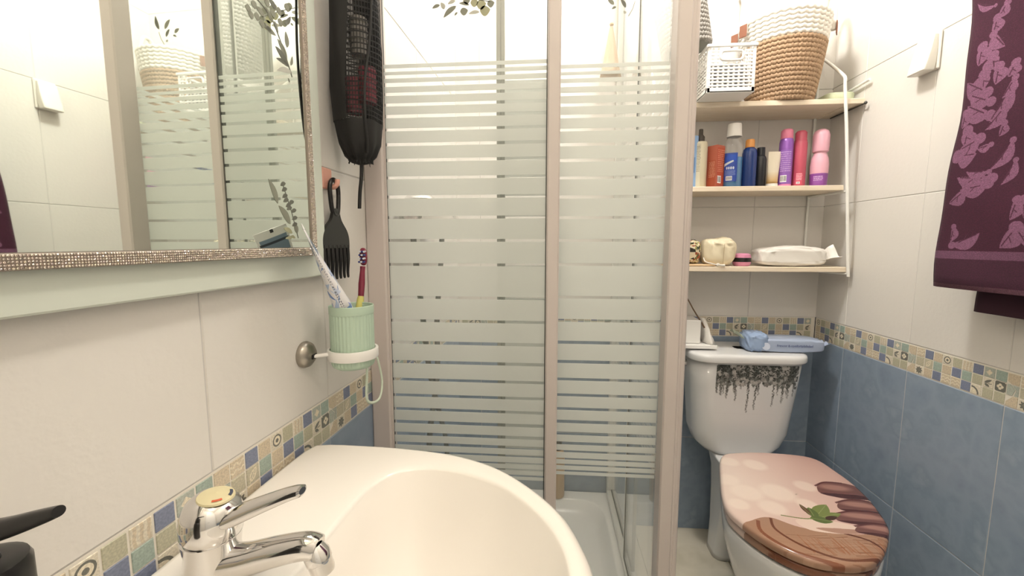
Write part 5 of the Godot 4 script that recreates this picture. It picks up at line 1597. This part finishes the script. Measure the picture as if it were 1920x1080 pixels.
	part("printed_label", Geo.new().lathe([Vector2(0.0241, 0.008), Vector2(0.0256, 0.034)], 16, Vector3.ZERO, 1, 1, PI - 0.4, PI - 1.6), picture("violet_label", label_print(96, 48, rgb(146, 84, 162), rgb(222, 196, 226), 3, 30, false), 0.4), pb)

	# lower shelf
	z = -1.51
	var cam := thing("camouflage_pouch", "camouflage patterned pouch at the left end of the lower shelf", "pouch", Vector3(0.466, S3 + 0.0075, z - 0.008))
	nz.seed = 6
	part("pouch_body", Geo.new().soft(Vector3(0, 0.04, 0), Vector3(0.052, 0.040, 0.045), 0.5, 36, func(q: Vector3) -> Vector3: return q * (1.0 + 0.14 * nz.get_noise_3dv(q * 1.2))), picture("camo", draw_camo(), 0.8, {"uv1_scale": Vector3(4, 2, 1)}), cam)
	part("zip_tab", Geo.new().cbox(Vector3(0.03, 0.079, 0.012), Vector3(0.014, 0.006, 0.006), 0.0015), M.soft_black, cam)
	var wd := thing("wooden_paddle", "flat pale wooden paddle brush lying under the camouflage pouch", "brush", Vector3(0.475, S3, -1.485))
	part("paddle", Geo.new().soft(Vector3(0, 0.0037, 0), Vector3(0.085, 0.0036, 0.034), 0.45, 32), mat("pale_wood", rgb(222, 190, 150), 0.5), wd)
	var cr := thing("drawstring_pouch", "cream satin drawstring pouch on the lower shelf", "pouch", Vector3(0.577, S3, z))
	nz.seed = 15
	part("pouch_body", Geo.new().soft(Vector3(0, 0.0475, 0), Vector3(0.055, 0.047, 0.045), 0.6, 60, func(q: Vector3) -> Vector3:
		var fold := 0.09 * sin(9.0 * q.x + 4.0 * q.y + 3.0 * nz.get_noise_3dv(q * 1.5)) * clampf(q.y + 0.4, 0, 1)
		var lean := 0.16 * q.y
		return Vector3(q.x * (1.0 + 0.05 * q.y) + lean * 0.3, q.y * (1.0 + 0.10 * nz.get_noise_3dv(q * 1.4 + Vector3(3, 0, 0)) + 0.06 * signf(q.y) * sin(q.x * 5.0) * clampf(q.y, 0, 1)), q.z + fold)), mat("cream_satin", rgb(230, 218, 190), 0.42), cr)
	part("seam", Geo.new().tube(spline([Vector3(0.004, 0.006, 0.0462), Vector3(0.004, 0.03, 0.0475), Vector3(0.005, 0.055, 0.0475), Vector3(0.007, 0.075, 0.0455)], 4), 0.0009, 6), mat("seam_tan", rgb(190, 170, 136), 0.7), cr)
	part("draw_cord", Geo.new().tube(spline([Vector3(-0.05, 0.03, 0.02), Vector3(-0.052, 0.016, 0.042), Vector3(-0.036, 0.010, 0.058), Vector3(-0.020, 0.0055, 0.057), Vector3(-0.012, 0.0035, 0.058), Vector3(-0.003, 0.003, 0.0585)], 5), 0.0021, 8), M.cotton_rope, cr)
	part("cord_knot", Geo.new().soft(Vector3(-0.016, 0.0062, 0.0575), Vector3(0.006, 0.0055, 0.005), 0.9, 12), M.cotton_rope, cr)
	part("tassel", Geo.new().tube([Vector3(-0.012, 0.0055, 0.0585), Vector3(-0.004, 0.0045, 0.061), Vector3(0.004, 0.0045, 0.062)], [0.0025, 0.0035, 0.0042], 8), M.cotton_rope, cr)
	var pk := thing("pink_compact", "round pink compact with a black band on the lower shelf", "compact", Vector3(0.658, S3, z + 0.005))
	part("lower_shell", Geo.new().lathe([Vector2(0, 0), Vector2(0.022, 0.0), Vector2(0.027, 0.005), Vector2(0.0285, 0.0145), Vector2(0, 0.0145)], 36), mat("compact_pink", rgb(214, 142, 172), 0.35), pk)
	part("black_band", Geo.new().lathe([Vector2(0, 0.0145), Vector2(0.0292, 0.0145), Vector2(0.0292, 0.0285), Vector2(0, 0.0285)], 36), M.black_plastic, pk, "black band")
	part("upper_shell", Geo.new().lathe([Vector2(0.0285, 0.0285), Vector2(0.027, 0.038), Vector2(0.02, 0.0425), Vector2(0, 0.0435)], 36), M.compact_pink, pk)
	var wp := thing("white_pack", "loosely wrapped white plastic pack on the lower shelf", "pack", Vector3(0.808, S3, z))
	nz.seed = 33
	nz.frequency = 1.1
	part("pack_body", Geo.new().soft(Vector3(0, 0.0335, 0), Vector3(0.106, 0.0335, 0.05), 0.36, 60, func(q: Vector3) -> Vector3:
		var n := nz.get_noise_3dv(q * 2.0)
		return Vector3(q.x * (1 + 0.05 * n), q.y * (1.0 - 0.12 * clampf(-q.x, 0, 1) - 0.14 * clampf(q.x, 0, 1)) + (0.1 * n if q.y > 0 else 0.0) + 0.08 * (1.0 if q.y > 0 else 0.0) * sin(q.x * 3.0 + 1.2), q.z + 0.10 * nz.get_noise_3dv(q * 3.1 + Vector3(5, 1, 0)))), mat("pack_white", rgb(236, 232, 226), 0.3), wp)
	rows = []
	for i in 7:
		var a := i / 6.0
		var row := PackedVector3Array()
		for j in 13:
			var b := j / 12.0
			row.append(Vector3(0.082 + 0.058 * a + 0.006 * sin(b * 9.0), 0.02 + (0.034 * sin(b * PI) + 0.012 * sin(b * 14.0)) * (0.35 + a) * 0.9, lerpf(-0.03, 0.045, b) + 0.006 * cos(a * 8.0 + b * 5.0)))
		rows.append(row)
	part("twisted_end", sheet(rows, 0.0012), M.pack_white, wp)

func draw_mouthwash() -> Image:
	var im := Image.create_empty(128, 160, false, Image.FORMAT_RGBA8)
	im.fill(rgb(48, 78, 168))
	fill_poly(im, [Vector2(10, 26), Vector2(52, 6), Vector2(118, 12), Vector2(118, 44), Vector2(20, 56)], rgb(40, 84, 190))
	fill_poly(im, [Vector2(0, 60), Vector2(90, 40), Vector2(96, 48), Vector2(0, 76)], rgb(214, 224, 226))
	for k in 4: fill_oval(im, 34 + k * 20, 84, 8, 8, 0, rgb(206, 214, 230))
	var rng := RandomNumberGenerator.new()
	rng.seed = 2
	for r in 5:
		var x := 14.0
		while x < 112:
			var l := rng.randf_range(3, 10)
			im.fill_rect(Rect2i(int(x), 98 + r * 6, int(l), 2), rgb(176, 190, 226))
			x += l + 3
	im.fill_rect(Rect2i(26, 130, 60, 24), Color.WHITE)
	for k in 18: im.fill_rect(Rect2i(30 + k * 3, 133, 1 + k % 2, 18), rgb(40, 40, 60))
	return im

func draw_camo() -> Image:
	var im := Image.create_empty(160, 160, false, Image.FORMAT_RGBA8)
	im.fill(rgb(222, 210, 182))
	var rng := RandomNumberGenerator.new()
	rng.seed = 40
	var cols := [rgb(70, 82, 58), rgb(42, 38, 30), rgb(150, 76, 46), rgb(160, 152, 84), rgb(222, 210, 182)]
	for i in 130:
		var c := Vector2(rng.randf() * 160, rng.randf() * 160)
		var pts := []
		for k in 7: pts.append(c + Vector2.from_angle(k * TAU / 7) * rng.randf_range(4, 14))
		fill_poly(im, spline(pts, 4, true), cols[i % 5])
	return im

func build_white_basket() -> void:
	var x0 := 0.470
	var x1 := 0.605
	var z0 := -1.368
	var z1 := -1.602
	var hgt := 0.138
	var t := thing("white_basket", "white woven plastic basket with a slot handle on the top shelf", "basket", Vector3((x0 + x1) / 2, S1, (z0 + z1) / 2))
	var w := x1 - x0
	var d := z0 - z1
	part("basket_base", Geo.new().cbox(Vector3(0, 0.003, 0), Vector3(w + 0.003, 0.006, d + 0.003), 0.0015), M.white_plastic, t)
	# every side: solid foot and rim, flat bars and the strips they weave round; both ends have a slot handle
	for e in [[0.0, w, d / 2, true], [PI, w, d / 2, true], [PI / 2, d, w / 2, false], [-PI / 2, d, w / 2, false]]:
		var g := Geo.new()
		var hw: float = e[1] / 2
		g.cbox(Vector3(0, 0.008, 0), Vector3(e[1], 0.014, 0.003), 0.0006)
		g.cbox(Vector3(0, hgt - 0.004, 0.0012), Vector3(e[1] + 0.008, 0.009, 0.008), 0.0015)
		for s in [-1, 1]: g.cbox(Vector3(s * (hw - 0.004), hgt / 2, 0), Vector3(0.008, hgt, 0.003), 0.0006)
		var n := int(round(e[1] / 0.0155))
		for i in n - 1:
			var x: float = -hw + e[1] * (i + 1) / n
			var cut: bool = e[3] and absf(x) < 0.036
			g.cbox(Vector3(x, 0.05 if cut else hgt / 2, -0.0008), Vector3(0.0062, 0.075 if cut else hgt - 0.02, 0.0016), 0.0003)
		for r in 14:
			var y := 0.021 + r * 0.0098
			if y > hgt - 0.012: break
			var cut: bool = e[3] and absf(y - 0.105) < 0.021
			if cut:
				for s in [-1, 1]: g.cbox(Vector3(s * (hw + 0.036) / 2, y, 0.0004), Vector3(hw - 0.036, 0.0054, 0.0016), 0.0004)
			else:
				for i in n:
					var x: float = -hw + e[1] * (i + 0.5) / n
					g.cbox(Vector3(x, y, 0.0011 if (i + r) % 2 == 0 else -0.0002), Vector3(e[1] / n, 0.0054, 0.0016), 0.0004)
		if e[3]:
			var ring := []
			for k in 28:
				var a := TAU * k / 28
				ring.append(Vector3(clampf(cos(a) * 0.05, -0.022, 0.022) + cos(a) * 0.010, 0.105 + sin(a) * 0.0135, 0.001))
			g.tube(ring, 0.0038, 8, true)
		part("basket_side", g.moved(Transform3D(Basis(Vector3.UP, e[0]), Basis(Vector3.UP, e[0]) * Vector3(0, 0, e[2]))), M.white_plastic, t)

	var cl := thing("added_grey_cloth", "grey cloth added inside the white woven basket to darken its slots", "cloth", Vector3((x0 + x1) / 2, S1 + 0.006, (z0 + z1) / 2))  # added filler: its grey stands in for the shade behind the slots
	var nz := FastNoiseLite.new()
	nz.seed = 51
	nz.frequency = 1.7
	part("added_bundle", Geo.new().soft(Vector3(0, 0.046, 0), Vector3(0.060, 0.046, 0.106), 0.3, 36, func(q: Vector3) -> Vector3: return q * (1.0 - 0.10 * absf(nz.get_noise_3dv(q * 2.0)))), mat("added_grey_cloth", rgb(150, 152, 154), 0.9), cl)

# ------------------------------------------------------------------ right wall
const DAMASK := [
	[100, 211, 81, 237, 23], [80, 234, 75, 271, 26], [76, 268, 105, 308, 24], [74, 204, 30, 178, 11], [56, 287, 54, 331, 32], [83, 319, 91, 352, 34], [100, 349, 98, 389, 30], [71, 355, 71, 390, 38],
	[83, 400, 29, 360, 34], [92, 424, 40, 393, 31], [92, 455, 35, 417, 35], [30, 433, 26, 469, 26], [134, 402, 91, 472, 24], [126, 442, 83, 487, 22], [124, 481, 115, 509, 20], [42, 477, 39, 513, 37],
	[74, 503, 29, 521, 36], [26, 536, 71, 538, 46], [100, 523, 70, 527, 18], [144, 523, 104, 583, 20], [153, 568, 131, 621, 16], [112, 602, 33, 589, 34], [107, 615, 44, 621, 30], [59, 623, 16, 652, 30],
	[104, 586, 54, 578, 18], [35, 711, 31, 750, 20], [36, 758, 100, 728, 26], [174, 717, 144, 764, 37], [167, 656, 159, 702, 25], [132, 353, 122, 381, 26], [136, 386, 115, 425, 20]]

func draw_towel() -> Image:
	var im := Image.create_empty(512, 868, false, Image.FORMAT_RGBA8)
	im.fill(rgb(62, 20, 42))
	var mauve := rgb(122, 80, 106)
	for rep in 4:
		for l in DAMASK:
			var flip := rep % 2 == 1
			var a := Vector2(l[0], l[1])
			var b := Vector2(l[2], l[3])
			if rep / 2 == 1:
				a.x = 346 - a.x; b.x = 346 - b.x
			if flip:
				a.y = 380 - a.y; b.y = 380 - b.y
				if a.y > 190 or b.y > 190: continue
			fill_poly(im, leaf_points(a, b, l[4] * 1.05, 0.18 if l[0] > l[2] else -0.18), mauve)
			stroke(im, [a.lerp(b, 0.25), a.lerp(b, 0.9)], 2.5, rgb(72, 32, 54))
			stroke(im, [a.lerp(b, 0.45), a.lerp(b, 0.6) + (b - a).orthogonal().normalized() * l[4] * 0.34], 2.0, rgb(76, 36, 58))
			fill_oval(im, a.x, a.y, l[4] * 0.36, l[4] * 0.36, 0, mauve)
	for y in 868:
		for x in range(346, 512): im.set_pixel(x, y, im.get_pixel(x - 346, y))
	im.fill_rect(Rect2i(0, 772, 512, 20), rgb(104, 66, 90))
	im.fill_rect(Rect2i(0, 792, 512, 76), rgb(62, 26, 46))
	im.fill_rect(Rect2i(0, 856, 512, 12), rgb(92, 58, 72))
	# terry loops
	var rng := RandomNumberGenerator.new()
	rng.seed = 77
	for y in 868:
		for x in 512:
			var k := rng.randf_range(0.78, 1.16)
			var c := im.get_pixel(x, y)
			im.set_pixel(x, y, Color(c.r * k, c.g * k, c.b * k))
	return im

func towel_layer(za: float, zb: float, ya: float, yb: float, x: float, thick: float, ph: float) -> Geo:
	var rows := []
	for i in 31:
		var v := i / 30.0
		var y := lerpf(ya, yb, v)
		var row := PackedVector3Array()
		for side in 2:
			for j in 37:
				var u := j / 36.0 if side == 0 else 1.0 - j / 36.0
				var z := lerpf(za, zb, u) - 0.010 * sin(v * 7.0 + ph) * (1.0 - u) - (0.012 * (1.0 - v) * (1.0 - v) * (1.0 - u))
				var wave := 0.006 * sin(u * 9.0 + ph + v * 1.5) * (0.4 + 0.6 * (1.0 - v)) + 0.002 * sin(v * 23.0 + u * 11.0)
				var edge := sin(PI * clampf(u, 0.0, 1.0))
				var hb := thick * (0.35 + 0.65 * pow(edge, 0.25)) * 0.5
				row.append(Vector3(x - wave + (-hb if side == 0 else hb), y, z))
		rows.append(row)
	var bottom := PackedVector3Array()
	var top := PackedVector3Array()
	for q in rows[0]: bottom.append(Vector3(x, ya - 0.002, q.z))
	for q in rows[30]: top.append(Vector3(x, yb + 0.001, q.z))
	rows.push_front(bottom)
	rows.append(top)
	return Geo.new().grid(rows, true)

func white_hook(at: Vector3, label: String) -> void:
	# a soft white adhesive hook: a plate whose front bends down and away into a lip
	var h := thing("adhesive_hook", label, "hook", at, RIGHT_TURN)
	part("hook_plate", Geo.new().cbox(Vector3(0, 0.004, 0.004), Vector3(0.062, 0.094, 0.008), 0.003), M.cream_plastic, h)
	var rows := []
	for e in [[0.0445, 0.020, 0.006, 0.012], [0.044, 0.025, 0.006, 0.0165], [0.0415, 0.0265, 0.006, 0.0185], [0.01, 0.0285, 0.006, 0.0255], [-0.025, 0.0285, 0.006, 0.034], [-0.041, 0.0275, 0.008, 0.0375], [-0.0435, 0.026, 0.010, 0.0365], [-0.044, 0.022, 0.012, 0.033]]:
		var row := PackedVector3Array()
		for j in 32:
			var a := TAU * j / 32
			var p := func(v: float) -> float: return signf(v) * pow(absf(v), 0.3)
			row.append(Vector3(p.call(cos(a)) * e[1], e[0], (e[2] + e[3]) / 2 + p.call(sin(a)) * (e[3] - e[2]) / 2))
		rows.append(row)
	rows.push_front(PackedVector3Array(range(32).map(func(_j): return Vector3(0, 0.0446, 0.009))))
	rows.append(PackedVector3Array(range(32).map(func(_j): return Vector3(0, -0.044, 0.022))))
	part("hook_lip", Geo.new().grid(rows, true), M.cream_plastic, h)

func build_right_wall_things() -> void:
	white_hook(Vector3(RIGHT, 1.603, -1.235), "empty white adhesive hook on the right wall near the shelves")
	white_hook(Vector3(RIGHT, 1.80, -0.85), "white adhesive hook that carries the purple towel")
	var tw := thing("bath_towel", "dark purple damask bath towel hanging on the right wall", "towel", Vector3(RIGHT, 0.96, -0.85))
	var o := Vector3(RIGHT, 0.96, -0.85)
	var m := picture("towel_cloth", draw_towel(), 0.95)
	var um := func(q: Vector3) -> Vector2: return Vector2(clampf((q.z + o.z + 1.052) / 0.4535, 0.0, 1.0), clampf((1.776 - q.y - o.y) / 0.7527, 0.0, 1.0))
	part("front_fold", towel_layer(-1.045, -0.60, 1.0245, 1.80, 0.905, 0.026, 0.6).moved(Transform3D(Basis.IDENTITY, -o)).uv_by(um), m, tw)
	var m2 := mat("towel_back", rgb(52, 24, 38), 0.95)
	part("back_fold", towel_layer(-0.977, -0.62, 0.9752, 1.80, 0.9395, 0.024, 2.0).moved(Transform3D(Basis.IDENTITY, -o)), m2, tw)
